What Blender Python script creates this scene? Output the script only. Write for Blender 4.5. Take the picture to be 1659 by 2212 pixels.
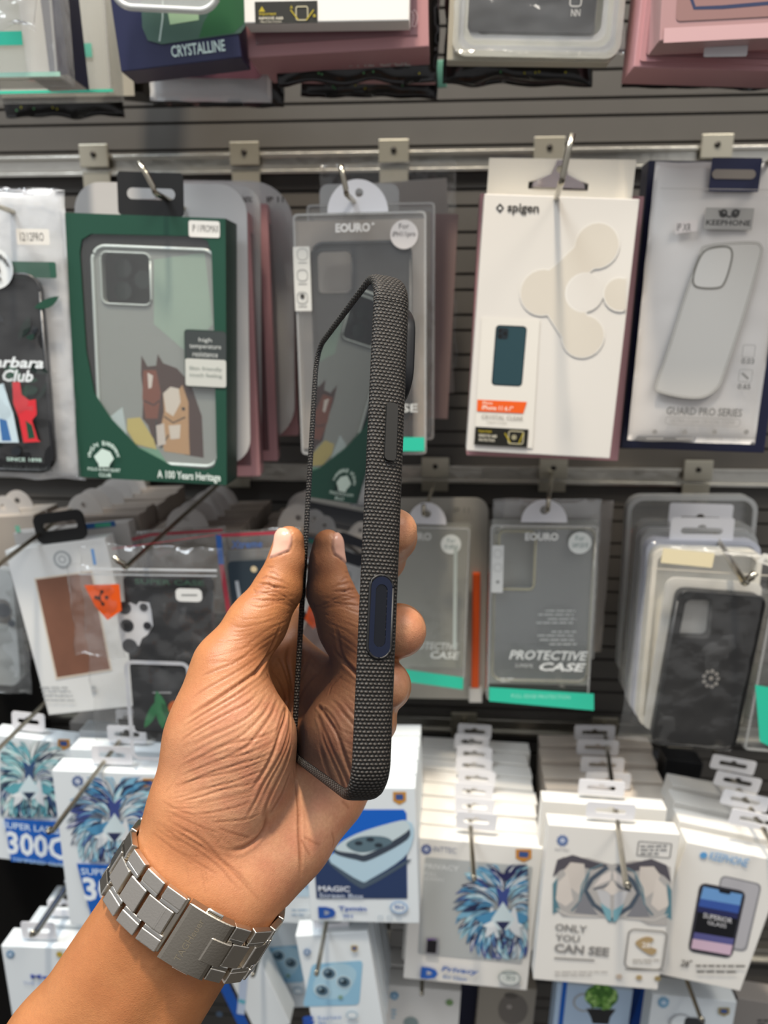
import bpy, bmesh, math, random
import numpy as np
from mathutils import Vector, Matrix
from mathutils.bvhtree import BVHTree
random.seed(7)
SC = bpy.context.scene
for o in list(bpy.data.objects): bpy.data.objects.remove(o)
COL = SC.collection
# ------------------------------------------------------------------ camera
F = 1662.0; CX = 829.5; CY = 1106.0
YAW, PITCH = math.radians(4.0), math.radians(13.5)
C0 = Vector((0, 0, 1.45))
FW = Vector((-math.sin(YAW)*math.cos(PITCH), math.cos(YAW)*math.cos(PITCH), -math.sin(PITCH)))
RT = Vector((math.cos(YAW), math.sin(YAW), 0)); UP = RT.cross(FW)
cd = bpy.data.cameras.new('camera'); cam = bpy.data.objects.new('camera', cd); COL.objects.link(cam)
M = Matrix((RT, UP, -FW)).transposed().to_4x4(); M.translation = C0; cam.matrix_world = M
cd.sensor_fit = 'VERTICAL'; cd.sensor_height = 36; cd.sensor_width = 27; cd.lens = F/2212*36
cd.clip_start = 0.01; cd.clip_end = 30
cd.dof.use_dof = True; cd.dof.focus_distance = 0.235; cd.dof.aperture_fstop = 14
SC.camera = cam
# ------------------------------------------------------------------ light
SC.view_settings.view_transform = 'Standard'; SC.view_settings.look = 'None'
SC.view_settings.gamma = 1; SC.view_settings.use_curve_mapping = False; SC.view_settings.exposure = 0.2
SC.cycles.transparent_max_bounces = 40; SC.cycles.max_bounces = 10
W = bpy.data.worlds.new('shop_ambience'); SC.world = W; W.use_nodes = True
nt = W.node_tree; nt.nodes.clear()
wo = nt.nodes.new('ShaderNodeOutputWorld'); wb = nt.nodes.new('ShaderNodeBackground')
tc = nt.nodes.new('ShaderNodeTexCoord'); sx = nt.nodes.new('ShaderNodeSeparateXYZ'); cr = nt.nodes.new('ShaderNodeValToRGB')
mr = nt.nodes.new('ShaderNodeMapRange'); mr.inputs[1].default_value = -1; mr.inputs[2].default_value = 1
nt.links.new(tc.outputs['Generated'], sx.inputs[0]); nt.links.new(sx.outputs[2], mr.inputs[0])
nt.links.new(mr.outputs[0], cr.inputs[0]); nt.links.new(cr.outputs[0], wb.inputs[0]); nt.links.new(wb.outputs[0], wo.inputs[0])
cr.color_ramp.elements[0].color = (.22, .21, .20, 1); cr.color_ramp.elements[0].position = .1
cr.color_ramp.elements[1].color = (.80, .82, .86, 1); cr.color_ramp.elements[1].position = .95
e = cr.color_ramp.elements.new(.5); e.color = (.46, .46, .47, 1)
wb.inputs[1].default_value = 0.78
def area(name, loc, target, size, power, col, shape='DISK', sy=None):
    l = bpy.data.lights.new(name, 'AREA'); l.shape = shape; l.size = size
    if sy: l.size_y = sy
    l.energy = power; l.color = col
    o = bpy.data.objects.new(name, l); COL.objects.link(o); o.location = loc
    d = Vector(target)-Vector(loc); o.rotation_euler = d.to_track_quat('-Z', 'Y').to_euler(); return o
area('ceiling_downlight', (-.10, .0, 3.0), (.12, .45, 1.3), .13, 31, (1, .86, .68))
area('ceiling_panel_light', (-.8, -.15, 3.0), (-.1, .4, 1.3), .9, 24, (.86, .94, 1), 'RECTANGLE', .5)
area('ceiling_panel_light', (1.0, -.3, 2.9), (.2, .4, 1.3), .8, 12, (1, .93, .82), 'RECTANGLE', .4)
# ------------------------------------------------------------------ helpers
def CP(px, py, d): return C0 + (FW + RT*((px-CX)/F) - UP*((py-CY)/F))*d
def ray(px, py): return FW + RT*((px-CX)/F) - UP*((py-CY)/F)
def PY(px, py, Y): r = ray(px, py); return C0 + r*(Y/r.y)
def lin(h):
    if isinstance(h, tuple): return h
    v = [int(h[i:i+2], 16)/255 for i in (0, 2, 4)]
    return tuple(c/12.92 if c <= .04045 else ((c+.055)/1.055)**2.4 for c in v)
MATS = {}
def mat(h, rough=.5, metal=0, name=None, bump=0, bscale=60, coat=0, spec=.5, alpha=1, trans=0, mott=0):
    k = (h, rough, metal, bump, bscale, coat, spec, alpha, trans, mott)
    if k in MATS: return MATS[k]
    m = bpy.data.materials.new(name or 'mat_'+str(len(MATS))); m.use_nodes = True
    n = m.node_tree; p = n.nodes['Principled BSDF']; c = lin(h)
    p.inputs['Base Color'].default_value = (*c, 1); p.inputs['Roughness'].default_value = rough
    p.inputs['Metallic'].default_value = metal; p.inputs['Coat Weight'].default_value = coat
    p.inputs['Coat Roughness'].default_value = .08; p.inputs['Specular IOR Level'].default_value = spec
    if bump or mott:
        t = n.nodes.new('ShaderNodeTexCoord'); q = n.nodes.new('ShaderNodeTexNoise'); q.inputs['Scale'].default_value = bscale
        q.inputs['Detail'].default_value = 5; n.links.new(t.outputs['Object'], q.inputs['Vector'])
        if bump:
            b = n.nodes.new('ShaderNodeBump'); b.inputs['Strength'].default_value = bump; b.inputs['Distance'].default_value = .004
            n.links.new(q.outputs['Fac'], b.inputs['Height']); n.links.new(b.outputs[0], p.inputs['Normal'])
        if mott:
            mx = n.nodes.new('ShaderNodeMix'); mx.data_type = 'RGBA'; mx.inputs[6].default_value = (*[x*(1-mott) for x in c], 1)
            mx.inputs[7].default_value = (*[min(1, x*(1+mott)) for x in c], 1); n.links.new(q.outputs['Fac'], mx.inputs[0])
            n.links.new(mx.outputs[2], p.inputs['Base Color'])
    MATS[k] = m; return m
def film(haze=.1, tint='ffffff', gl=.12, rough=.08, bump=.0, bscale=40, hz='e4e6e6'):
    k = ('film', haze, tint, gl, rough, bump, bscale, hz)
    if k in MATS: return MATS[k]
    m = bpy.data.materials.new('clear_plastic_'+str(len(MATS))); m.use_nodes = True; n = m.node_tree; n.nodes.clear()
    N = n.nodes.new; out = N('ShaderNodeOutputMaterial'); tr = N('ShaderNodeBsdfTransparent'); g = N('ShaderNodeBsdfGlossy')
    df = N('ShaderNodeBsdfDiffuse'); lw = N('ShaderNodeLayerWeight'); m1 = N('ShaderNodeMixShader'); m2 = N('ShaderNodeMixShader')
    tr.inputs[0].default_value = (*lin(tint), 1); g.inputs['Roughness'].default_value = rough; lw.inputs['Blend'].default_value = .5
    df.inputs[0].default_value = (*lin(hz), 1)
    pw = N('ShaderNodeMath'); pw.operation = 'POWER'; pw.inputs[1].default_value = 5; n.links.new(lw.outputs['Facing'], pw.inputs[0])
    ad = N('ShaderNodeMath'); ad.operation = 'MULTIPLY_ADD'; ad.inputs[1].default_value = .8; ad.inputs[2].default_value = .04+gl*.5; ad.use_clamp = True
    n.links.new(pw.outputs[0], ad.inputs[0]); m1.inputs[0].default_value = haze
    n.links.new(tr.outputs[0], m1.inputs[1]); n.links.new(df.outputs[0], m1.inputs[2])
    n.links.new(ad.outputs[0], m2.inputs[0]); n.links.new(m1.outputs[0], m2.inputs[1]); n.links.new(g.outputs[0], m2.inputs[2])
    n.links.new(m2.outputs[0], out.inputs[0])
    if bump:
        t = N('ShaderNodeTexCoord'); q = N('ShaderNodeTexNoise'); q.inputs['Scale'].default_value = bscale; q.inputs['Detail'].default_value = 3
        b = N('ShaderNodeBump'); b.inputs['Strength'].default_value = bump; b.inputs['Distance'].default_value = .006
        n.links.new(t.outputs['Object'], q.inputs['Vector']); n.links.new(q.outputs['Fac'], b.inputs['Height'])
        n.links.new(b.outputs[0], g.inputs['Normal']); n.links.new(b.outputs[0], lw.inputs['Normal'])
    MATS[k] = m; return m
def link(o, parent=None):
    COL.objects.link(o)
    if parent: o.parent = parent
    return o
def thing(name, label, cat, mw=None, group=None):
    o = bpy.data.objects.new(name, None); o.empty_display_size = .01; COL.objects.link(o)
    if mw is not None: o.matrix_world = mw
    o['label'] = label; o['category'] = cat
    if group: o['group'] = group
    return o
def tag(o, label, cat, group=None):
    o['label'] = label; o['category'] = cat
    if group: o['group'] = group
    return o
def mesh(name, verts, faces, m, parent=None, smooth=False, mw=None):
    me = bpy.data.meshes.new(name); me.from_pydata([tuple(v) for v in verts], [], faces); me.update()
    for x in (m if isinstance(m, list) else [m]): me.materials.append(x)
    if smooth: me.polygons.foreach_set('use_smooth', [True]*len(me.polygons))
    o = bpy.data.objects.new(name, me); link(o, parent)
    if mw is not None: o.matrix_world = mw
    return o
def from_bm(name, bm, m, parent=None, smooth=False):
    bmesh.ops.recalc_face_normals(bm, faces=bm.faces)
    me = bpy.data.meshes.new(name); bm.to_mesh(me); bm.free()
    for x in (m if isinstance(m, list) else [m]): me.materials.append(x)
    if smooth: me.polygons.foreach_set('use_smooth', [True]*len(me.polygons))
    return link(bpy.data.objects.new(name, me), parent)
def bm_box(bm, x0, x1, y0, y1, z0, z1, bev=0, seg=2):
    r = bmesh.ops.create_cube(bm, size=1); vs = r['verts']
    for v in vs: v.co = Vector((x0+(v.co.x+.5)*(x1-x0), y0+(v.co.y+.5)*(y1-y0), z0+(v.co.z+.5)*(z1-z0)))
    if bev:
        es = list({e for v in vs for e in v.link_edges})
        bmesh.ops.bevel(bm, geom=es, offset=bev, segments=seg, affect='EDGES', profile=.6)
def box(name, x0, x1, y0, y1, z0, z1, m, parent=None, bev=.0006, seg=2):
    bm = bmesh.new(); bm_box(bm, x0, x1, y0, y1, z0, z1, bev, seg); return from_bm(name, bm, m, parent, False)
def rr(x0, z0, x1, z1, r, n=6):
    x0, x1 = min(x0, x1), max(x0, x1); z0, z1 = min(z0, z1), max(z0, z1)
    r = min(r, (x1-x0)/2*.999, (z1-z0)/2*.999); P = []
    for cx, cz, a in ((x1-r, z1-r, 0), (x0+r, z1-r, 90), (x0+r, z0+r, 180), (x1-r, z0+r, 270)):
        for i in range(n+1):
            t = math.radians(a+90*i/n); P.append((cx+r*math.cos(t), cz+r*math.sin(t)))
    return P
def circ(cx, cz, r, n=24, sx=1, sz=1): return [(cx+r*sx*math.cos(2*math.pi*i/n), cz+r*sz*math.sin(2*math.pi*i/n)) for i in range(n)]
def plate(name, outer, holes, y0, y1, m, parent=None):
    """flat plate in the local xz plane with real holes and thickness y0..y1"""
    bm = bmesh.new(); loops = []
    for L in [outer]+list(holes):
        vs = [bm.verts.new((p[0], y0, p[1])) for p in L]
        es = [bm.edges.new((vs[i], vs[(i+1) % len(vs)])) for i in range(len(vs))]; loops += es
    bmesh.ops.triangle_fill(bm, edges=loops, use_beauty=True, use_dissolve=False)
    g = bmesh.ops.extrude_face_region(bm, geom=bm.faces[:])
    for v in [x for x in g['geom'] if isinstance(x, bmesh.types.BMVert)]: v.co.y = y1
    return from_bm(name, bm, m, parent)
def slot(w=.026, h=.0042, cz=0, cx=0): # euro slot outline
    P = []; r = h/2
    for i in range(7): t = -math.pi/2+math.pi*i/6; P.append((cx+w/2-r+r*math.cos(t), cz+r*math.sin(t)))
    for i in range(7): t = math.pi*i/6; P.append((cx+r*1.25*math.cos(t), cz+r+r*.9*math.sin(t)))
    for i in range(7): t = math.pi/2+math.pi*i/6; P.append((cx-w/2+r+r*math.cos(t), cz+r*math.sin(t)))
    return P
def tube(name, pts, r, m, parent=None, n=10, flat=None):
    pts = [Vector(p) for p in pts]; V = []; Fc = []
    rs = r if isinstance(r, list) else [r]*len(pts); ref = Vector((.01, .02, 1))
    for i, p in enumerate(pts):
        d = (pts[min(i+1, len(pts)-1)]-pts[max(i-1, 0)]).normalized()
        if abs(d.dot(ref.normalized())) > .9: a = d.cross(Vector((1, 0, 0))).normalized()
        else: a = d.cross(ref).normalized()
        b = d.cross(a)
        for j in range(n):
            t = 2*math.pi*j/n; V.append(p+a*math.cos(t)*rs[i]+b*math.sin(t)*rs[i])
    for i in range(len(pts)-1):
        for j in range(n): Fc.append((i*n+j, i*n+(j+1) % n, (i+1)*n+(j+1) % n, (i+1)*n+j))
    Fc.append(tuple(range(n))[::-1]); Fc.append(tuple(range((len(pts)-1)*n, len(pts)*n)))
    o = mesh(name, V, Fc, m, parent, True); return o
TXT = {}
def text_geo(s, bold=0, shear=0):
    k = (s, bold, shear)
    if k in TXT: return TXT[k]
    c = bpy.data.curves.new('t', 'FONT'); c.body = s; c.size = 1; c.offset = bold; c.shear = shear; c.resolution_u = 2
    o = bpy.data.objects.new('t', c); COL.objects.link(o); dg = bpy.context.evaluated_depsgraph_get()
    me = o.evaluated_get(dg).to_mesh(); V = [(v.co.x, v.co.y) for v in me.vertices]; P = [tuple(p.vertices) for p in me.polygons]
    bpy.data.objects.remove(o); bpy.data.curves.remove(c)
    if not V: V = [(0, 0), (1, 0), (0, 1)]; P = [(0, 1, 2)]
    x0 = min(v[0] for v in V); x1 = max(v[0] for v in V); z0 = min(v[1] for v in V); z1 = max(v[1] for v in V)
    V = [((v[0]-x0)/(x1-x0), (v[1]-z0)/(z1-z0)) for v in V]
    TXT[k] = (V, P); return TXT[k]
class Art:
    """flat print collected into one mesh with one material slot per ink"""
    def __init__(s, pk, y=-.0003, step=.00005): s.pk = pk; s.V = []; s.F = []; s.MI = []; s.M = []; s.y = y; s.st = step
    def _m(s, m):
        if isinstance(m, str): m = mat(m, .45)
        if m not in s.M: s.M.append(m)
        return s.M.index(m)
    def span(s, x0, y0, x1, y1):   # upright rectangle on the package: top left and bottom right, from its middle lines
        xm, ym = (x0+x1)/2, (y0+y1)/2; l = s.pk.L(x0, ym); r = s.pk.L(x1, ym); t = s.pk.L(xm, y0); b = s.pk.L(xm, y1)
        cx, cz = (l[0]+r[0])/2, (t[1]+b[1])/2; w = abs(r[0]-l[0])/2; h = abs(t[1]-b[1])/2
        return (cx-w, cz+h), (cx+w, cz-h)
    def pl(s, pts, m):   # pts local
        b = len(s.V); s.V += [(p[0], s.y, p[1]) for p in pts]; s.F.append(tuple(range(b, b+len(pts)))); s.MI.append(s._m(m)); s.y -= s.st
    def poly(s, pts, m): s.pl([s.pk.L(*p) for p in pts], m)
    def rect(s, x0, y0, x1, y1, m, r=0):
        a, b = s.span(x0, y0, x1, y1)
        s.pl(rr(a[0], a[1], b[0], b[1], max(r, .5)*s.pk.k), m)
    def quad(s, tl, tr, br, bl, m): s.poly([tl, tr, br, bl], m)
    def circ(s, cx, cy, r, m, sx=1, sz=1): a = s.pk.L(cx, cy); s.pl(circ(a[0], a[1], r*s.pk.k, 24, sx, sz), m)
    def line(s, pts, w, m, close=False):
        P = [Vector(s.pk.L(*p)) for p in pts]
        if close: P.append(P[0])
        h = w*s.pk.k/2; L = []; R = []
        for i, p in enumerate(P):
            d = (P[min(i+1, len(P)-1)]-P[max(i-1, 0)])
            if d.length < 1e-9: d = Vector((1, 0))
            d.normalize(); q = Vector((-d.y, d.x))*h; L.append(p+q); R.append(p-q)
        b = len(s.V); n = len(P); s.V += [(p.x, s.y, p.y) for p in L+R]
        for i in range(n-1): s.F.append((b+i, b+i+1, b+n+i+1, b+n+i)); s.MI.append(s._m(m))
        s.y -= s.st
    def ring(s, x0, y0, x1, y1, r, w, m):
        a, b = s.span(x0, y0, x1, y1); h = w*s.pk.k/2; k = s.pk.k
        A = rr(a[0]-h, a[1]+h, b[0]+h, b[1]-h, r*k+h); B = rr(a[0]+h, a[1]-h, b[0]-h, b[1]+h, max(r*k-h, 1e-5)); n = len(A); q = len(s.V)
        s.V += [(p[0], s.y, p[1]) for p in A+B]
        for i in range(n): s.F.append((q+i, q+(i+1) % n, q+n+(i+1) % n, q+n+i)); s.MI.append(s._m(m))
        s.y -= s.st
    def text(s, t, x0, y0, x1, y1, m, bold=.02, shear=0, flip=False):
        """t set between the pixels (x0,y0) top left and (x1,y1) bottom right"""
        V, P = text_geo(t, bold, shear); c, d = s.span(x0, y0, x1, y1); a = (c[0], d[1]); b = (d[0], c[1]); q = len(s.V)
        s.V += [(a[0]+(b[0]-a[0])*v[0], s.y, a[1]+(b[1]-a[1])*v[1]) for v in V]
        for p in P: s.F.append(tuple(q+i for i in p)); s.MI.append(s._m(m))
        s.y -= s.st
    def done(s, name='printed_artwork', parent=None):
        if not s.F: return None
        o = mesh(name, s.V, s.F, s.M, parent or s.pk.root); o.data.polygons.foreach_set('material_index', s.MI); return o
class Pk:
    """a package hanging on the wall: its frame comes from the corners it has at its own distance Y"""
    def __init__(s, name, label, cat, tl, tr, bl, Y, group=None, lean=0, yaw=0):
        n = Matrix.Rotation(math.radians(yaw), 3, 'Z') @ Matrix.Rotation(math.radians(lean), 3, 'X') @ Vector((0, -1, 0))
        s.n = n; s.p0 = PY((tl[0]+tr[0])/2, (tl[1]+tr[1])/2, Y)
        A, B, Cc = s.hit(*tl), s.hit(*tr), s.hit(*bl)
        x = (B-A).normalized(); z = (-n).cross(x) * -1
        z = x.cross(-n)
        s.w = (B-A).length; s.h = (A-Cc).dot(z); s.k = s.w/math.hypot(tr[0]-tl[0], tr[1]-tl[1])
        o = (A+B)/2; mw = Matrix((x, -n, z)).transposed().to_4x4(); mw.translation = o
        s.mw = mw; s.inv = mw.inverted(); s.root = thing(name, label, cat, mw, group)
    def hit(s, px, py): r = ray(px, py); t = (s.p0-C0).dot(s.n)/r.dot(s.n); return C0+r*t
    def L(s, px, py): v = s.inv @ s.hit(px, py); return (v.x, v.z)
    def art(s, y=-.0003, step=.00005): return Art(s, y, step)
    def body(s, t, m, name='box_body', bev=.0006): return box(name, -s.w/2, s.w/2, 0, t, -s.h, 0, m, s.root, bev)
    def tab(s, px, py, wpx, hpx, m, sw=None, name='hang_tab', y0=.002, r=6, dz=0, sh=.0042):
        """tab with a slot, its centre at a pixel"""
        c = s.L(px, py); w = wpx*s.k; h = hpx*s.k
        return plate(name, rr(c[0]-w/2, c[1]-h/2, c[0]+w/2, c[1]+h/2, r*s.k), [slot(sw or w*.66, sh, c[1]+dz, c[0])], y0, y0+.0006, m, s.root)
def pillow(name, w, h, bulge, m, parent, nx=26, nz=40, cr=.0, seed=0, y=0, z0=0, x0=0, back=.15, wav=0, smooth=True, flatedge=.06):
    """a closed pouch: bulging front and shallow back sheet, crumpled"""
    from mathutils import noise
    V = []; Fc = []
    for side in (0, 1):
        for j in range(nz+1):
            for i in range(nx+1):
                u = i/nx*2-1; v = j/nz*2-1
                e = (1-abs(u)**(3 if flatedge < .1 else 6))*(1-abs(v)**(4 if flatedge < .1 else 8)); e = max(e, 0)
                x = u*w/2; z = -h/2+v*h/2
                q = Vector((x*38+seed*7.3, z*38, seed*3.1+side*.3))
                nn = noise.noise(q)+.55*noise.noise(q*2.3)+.3*noise.noise(q*4.9)
                d = bulge*e**.5
                yy = (-d if side == 0 else d*back)
                rim = cr*nn*(.35+.65*e)
                x += cr*.5*noise.noise(Vector((z*60, seed, 3)))*(1 if abs(u) > .9 else 0); z2 = z+cr*.8*noise.noise(Vector((x*55, seed, 9)))*(1 if abs(v) > .93 else 0)
                V.append((x0+x, y+yy+rim+wav*math.sin(x*90+seed)*e, z0+z2+(0)))
    n = (nx+1)*(nz+1)
    for j in range(nz):
        for i in range(nx):
            a = j*(nx+1)+i; Fc.append((a, a+1, a+nx+2, a+nx+1)); b = n+a; Fc.append((b, b+nx+1, b+nx+2, b+1))
    edge = [i for i in range(nx+1)]+[j*(nx+1)+nx for j in range(1, nz+1)]+[nz*(nx+1)+i for i in range(nx-1, -1, -1)]+[j*(nx+1) for j in range(nz-1, 0, -1)]
    for i in range(len(edge)):
        a, b = edge[i], edge[(i+1) % len(edge)]; Fc.append((a, a+n, b+n, b))
    return mesh(name, V, Fc, m, parent, smooth)
def dup(root, dloc, label, group=None, skip=(), rz=0):
    r = root.copy(); COL.objects.link(r); r.matrix_world = Matrix.Translation(dloc) @ root.matrix_world @ Matrix.Rotation(rz, 4, 'Y')
    r['label'] = label
    if group: r['group'] = group
    for ch in list(root.children):
        if ch.name.split('.')[0] in skip: continue
        c = ch.copy(); COL.objects.link(c); c.parent = r
        for g in ch.children: d = g.copy(); COL.objects.link(d); d.parent = c
    return r
# ------------------------------------------------------------------ the display wall
DW = .68
def rails_z(): return [C0.z+.387, C0.z+.137, C0.z-.121, C0.z-.366, C0.z-.61]
RZ = rails_z()
charcoal = mat('4a4743', .62, name='charcoal_laminate', mott=.12, bscale=25)
V = []; Fc = []; prof = []
z = .15; pitch = .0212
ki_ = 0
while z < 2.35:
    ki_ += 1; pitch = .0128 if ki_ % 2 else .0205
    prof += [(DW, z), (DW, z+pitch-.0022), (DW+.005, z+pitch-.0020), (DW+.005, z+pitch-.0002)]; z += pitch
for x in (-1.6, 1.6): V += [(x, p[0], p[1]) for p in prof]
n = len(prof)
for i in range(n-1): Fc.append((i, i+1, n+i+1, n+i))
b = len(V); V += [(-1.6, DW+.02, .15), (-1.6, DW+.02, 2.35), (1.6, DW+.02, 2.35), (1.6, DW+.02, .15)]
Fc += [(b, b+1, b+2, b+3)]
w_ = mesh('wall_back', V, Fc, charcoal); w_['kind'] = 'structure'
fl = box('floor', -2.2, 2.2, -2.2, 1.0, -.05, 0, mat('3a3733', .5, name='dark_floor', mott=.2, bscale=8), None, 0); fl['kind'] = 'structure'
alu = mat('c9c6bd', .33, 1, name='brushed_aluminium', bump=.15, bscale=90)
steel = mat('b9b2a2', .18, 1, name='hook_steel')
brass = mat('b9b4a4', .35, .8, name='plated_clip')
rl = ['upper', 'second', 'third', 'fourth', 'lowest']
RL = ['aluminium hook rail behind the topmost row of packages', 'aluminium hook rail on the wall above the green horse box and cream box', 'aluminium hook rail on the dark wall below the green horse box row', 'aluminium hook rail above the boxes with lion artwork', 'aluminium hook rail behind the lowest row of boxes']
for k, zz in enumerate(RZ):
    bm = bmesh.new(); bm_box(bm, -1.5, 1.5, DW-.004, DW, zz-.012, zz+.001, .0008); bm_box(bm, -1.5, 1.5, DW-.007, DW-.003, zz-.001, zz+.002, .0006)
    bm_box(bm, -1.5, 1.5, DW-.007, DW-.003, zz-.014, zz-.011, .0006)
    tag(from_bm('hook_rail', bm, alu), RL[k], 'rail')
def hook(label, tip, Yt, rail, up=.014, r=.0016, upx=0, rise=0, clip=None):
    """steel display hook: plate on the rail, wire out to the tip, tip turned up"""
    T = PY(tip[0], tip[1], Yt); zt = T.z; x = PY(clip[0], clip[1], DW).x if clip else T.x; sx_ = T.x-x; zr = zt-rise*(DW-Yt); zz = RZ[rail]
    t = thing('display_hook', label, 'hook', Matrix.Translation((x, DW-.005, zr)), 'steel display hooks')
    zu = zz-zr
    bm = bmesh.new(); bm_box(bm, -.0122, .0122, -.006, -.0035, zu-.008, zu+.010, .0008)
    br = from_bm('bracket', bm, brass, t)
    bm = bmesh.new(); bm_box(bm, -.0117, .0117, -.0035, -.0015, min(-.008, zu-.02), zu-.0105, .0006); from_bm('bracket_plate', bm, brass, t)
    sc = tube('screw', [(0, -.0072, zu+.002), (0, -.0055, zu+.002)], .0022, mat('2b2723', .4, .6), br, 12)
    L = DW-.005-Yt; P = [(0, -.001, 0)]
    for i in range(1, 5): P.append((sx_*i/4, -L*i/4*.985, rise*L*i/4*.985))
    zt2 = rise*L
    if up:
        for i in range(1, 6): a = math.pi/2*i/5; P.append((sx_+upx*.1*i/5, -L*.985-.003*math.sin(a), zt2+.003*(1-math.cos(a))))
        P.append((sx_+upx*.5, -L-.001, zt2+up*.6)); P.append((sx_+upx, -L-.0012, zt2+up))
    tube('wire', P, r, steel, t, 12); return t
# ------------------------------------------------------------------ mobile phone in a woven case, seen edge-on
PW, PL, PT = .0765, .1545, .0115
PM = Matrix(((.390361, .920537, .015191), (-.852332, .355102, .38397), (.348064, -.162835, .923221)))
q_ = PM.to_quaternion().normalized(); PM = q_.to_matrix().to_4x4(); PM.translation = C0+Vector((-.020908, .177199, -.123186))
PI_ = PM.inverted()
phone = thing('mobile_phone', 'dark phone in a black woven fabric case, held upright and edge-on in the hand', 'phone', PM)
def perim(off, r=.0118, n=14):
    # rounded outline in local xz, centred on the phone; offset inward by off (walks counter clockwise)
    x0, x1, z0, z1 = -PW+off, -off, off, PL-off; rr_ = max(r-off, .002); P = []
    for cx, cz, a in ((x1-rr_, z1-rr_, 0), (x0+rr_, z1-rr_, 90), (x0+rr_, z0+rr_, 180), (x1-rr_, z0+rr_, 270)):
        for i in range(n+1):
            t = math.radians(a+90*i/n); c, s_ = math.cos(t), math.sin(t); k = 1
            P.append((cx+rr_*c*k, cz+rr_*s_*k))
        # straight run subdivided for even uv
    return P
sec = [(.0034, .0020), (.0031, .0009), (.0024, .0002), (.0016, 0), (.0009, .0003), (.0004, .0010), (.0001, .0020), (0, .0032), (-.0001, .0058), (0, .0082), (.0003, .0093), (.0010, .0104), (.0022, .0112), (.0040, .0115), (.0100, .0115)]
P0 = perim(0); per = [0]
for i in range(1, len(P0)+1): a, b = P0[i-1], P0[i % len(P0)]; per.append(per[-1]+math.hypot(a[0]-b[0], a[1]-b[1]))
sl = [0]
for i in range(1, len(sec)): sl.append(sl[-1]+math.hypot(sec[i][0]-sec[i-1][0], sec[i][1]-sec[i-1][1]))
bm = bmesh.new(); uvl = bm.loops.layers.uv.new('UVMap'); rings = []
for off, y in sec: rings.append([bm.verts.new((p[0], y, p[1])) for p in perim(off)])
n = len(P0)
for j in range(len(sec)-1):
    for i in range(n):
        k = (i+1) % n; f = bm.faces.new((rings[j][i], rings[j][k], rings[j+1][k], rings[j+1][i]))
        for lp, uv in zip(f.loops, ((per[i], sl[j]), (per[i+1], sl[j]), (per[i+1], sl[j+1]), (per[i], sl[j+1]))): lp[uvl].uv = uv
f = bm.faces.new(rings[-1]); f2 = bm.faces.new(rings[0][::-1])
for v in f.loops: v[uvl].uv = (v.vert.co.z, v.vert.co.x)
def woven():
    m = bpy.data.materials.new('woven_fabric'); m.use_nodes = True; n = m.node_tree; p = n.nodes['Principled BSDF']; N = n.nodes.new; K = n.links.new
    def mth(op, a, b=None):
        q = N('ShaderNodeMath'); q.operation = op
        for i, v in enumerate((a, b)):
            if v is None: continue
            if isinstance(v, (int, float)): q.inputs[i].default_value = v
            else: K(v, q.inputs[i])
        return q.outputs[0]
    t = N('ShaderNodeUVMap'); s = N('ShaderNodeSeparateXYZ'); K(t.outputs[0], s.inputs[0])
    nz = N('ShaderNodeTexNoise'); nz.inputs['Scale'].default_value = 900; K(t.outputs[0], nz.inputs[0])
    u = mth('MULTIPLY', s.outputs[0], 1/.00105); v = mth('MULTIPLY', s.outputs[1], 1/.00125)
    u = mth('ADD', u, mth('MULTIPLY', mth('SUBTRACT', nz.outputs[0], .5), .35)); v = mth('ADD', v, mth('MULTIPLY', mth('SUBTRACT', nz.outputs[0], .5), .25))
    row = mth('FLOOR', u); sh = mth('MULTIPLY', mth('MODULO', row, 2), .5)
    fu = mth('SUBTRACT', mth('FRACT', u), .5); fv = mth('SUBTRACT', mth('FRACT', mth('ADD', v, sh)), .5)
    d = mth('ADD', mth('MULTIPLY', mth('MULTIPLY', fu, fu), 5.2), mth('MULTIPLY', mth('MULTIPLY', fv, fv), 3.4))
    h = mth('MAXIMUM', mth('SUBTRACT', 1, d), 0)
    b = N('ShaderNodeBump'); b.inputs['Strength'].default_value = 1; b.inputs['Distance'].default_value = .00035; K(h, b.inputs['Height']); K(b.outputs[0], p.inputs['Normal'])
    c = N('ShaderNodeValToRGB'); K(h, c.inputs[0]); c.color_ramp.elements[0].color = (.004, .0035, .003, 1); c.color_ramp.elements[0].position = .25
    c.color_ramp.elements[1].color = (.05, .041, .034, 1); c.color_ramp.elements[1].position = .95
    K(c.outputs[0], p.inputs['Base Color']); p.inputs['Roughness'].default_value = .55; p.inputs['Specular IOR Level'].default_value = .5
    return m
case = from_bm('woven_case', bm, woven(), phone, True)
navy = mat('232b40', .35, .6, name='navy_metal'); blackp = mat('0b0b0c', .5, name='black_plastic'); rubber = mat('100f0f', .65, name='black_rubber')
# inner frame and glass
bm = bmesh.new()
o1 = [bm.verts.new((p[0], .0011, p[1])) for p in perim(.0026)]; o2 = [bm.verts.new((p[0], .0013, p[1])) for p in perim(.0036)]; n = len(o1)
for i in range(n): bm.faces.new((o1[i], o1[(i+1) % n], o2[(i+1) % n], o2[i]))
from_bm('phone_frame', bm, navy, phone, True)
gl = bpy.data.materials.new('screen_glass'); gl.use_nodes = True; p_ = gl.node_tree.nodes['Principled BSDF']
p_.inputs['Base Color'].default_value = (.010, .011, .014, 1); p_.inputs['Roughness'].default_value = .015; p_.inputs['IOR'].default_value = 1.62
p_.inputs['Coat Weight'].default_value = .6; p_.inputs['Coat Roughness'].default_value = .01; p_.inputs['Specular IOR Level'].default_value = .6
bm = bmesh.new(); a_ = [bm.verts.new((p[0], .0010, p[1])) for p in perim(.0034)]; b_ = [bm.verts.new((p[0], .0018, p[1])) for p in perim(.0034)]
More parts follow.
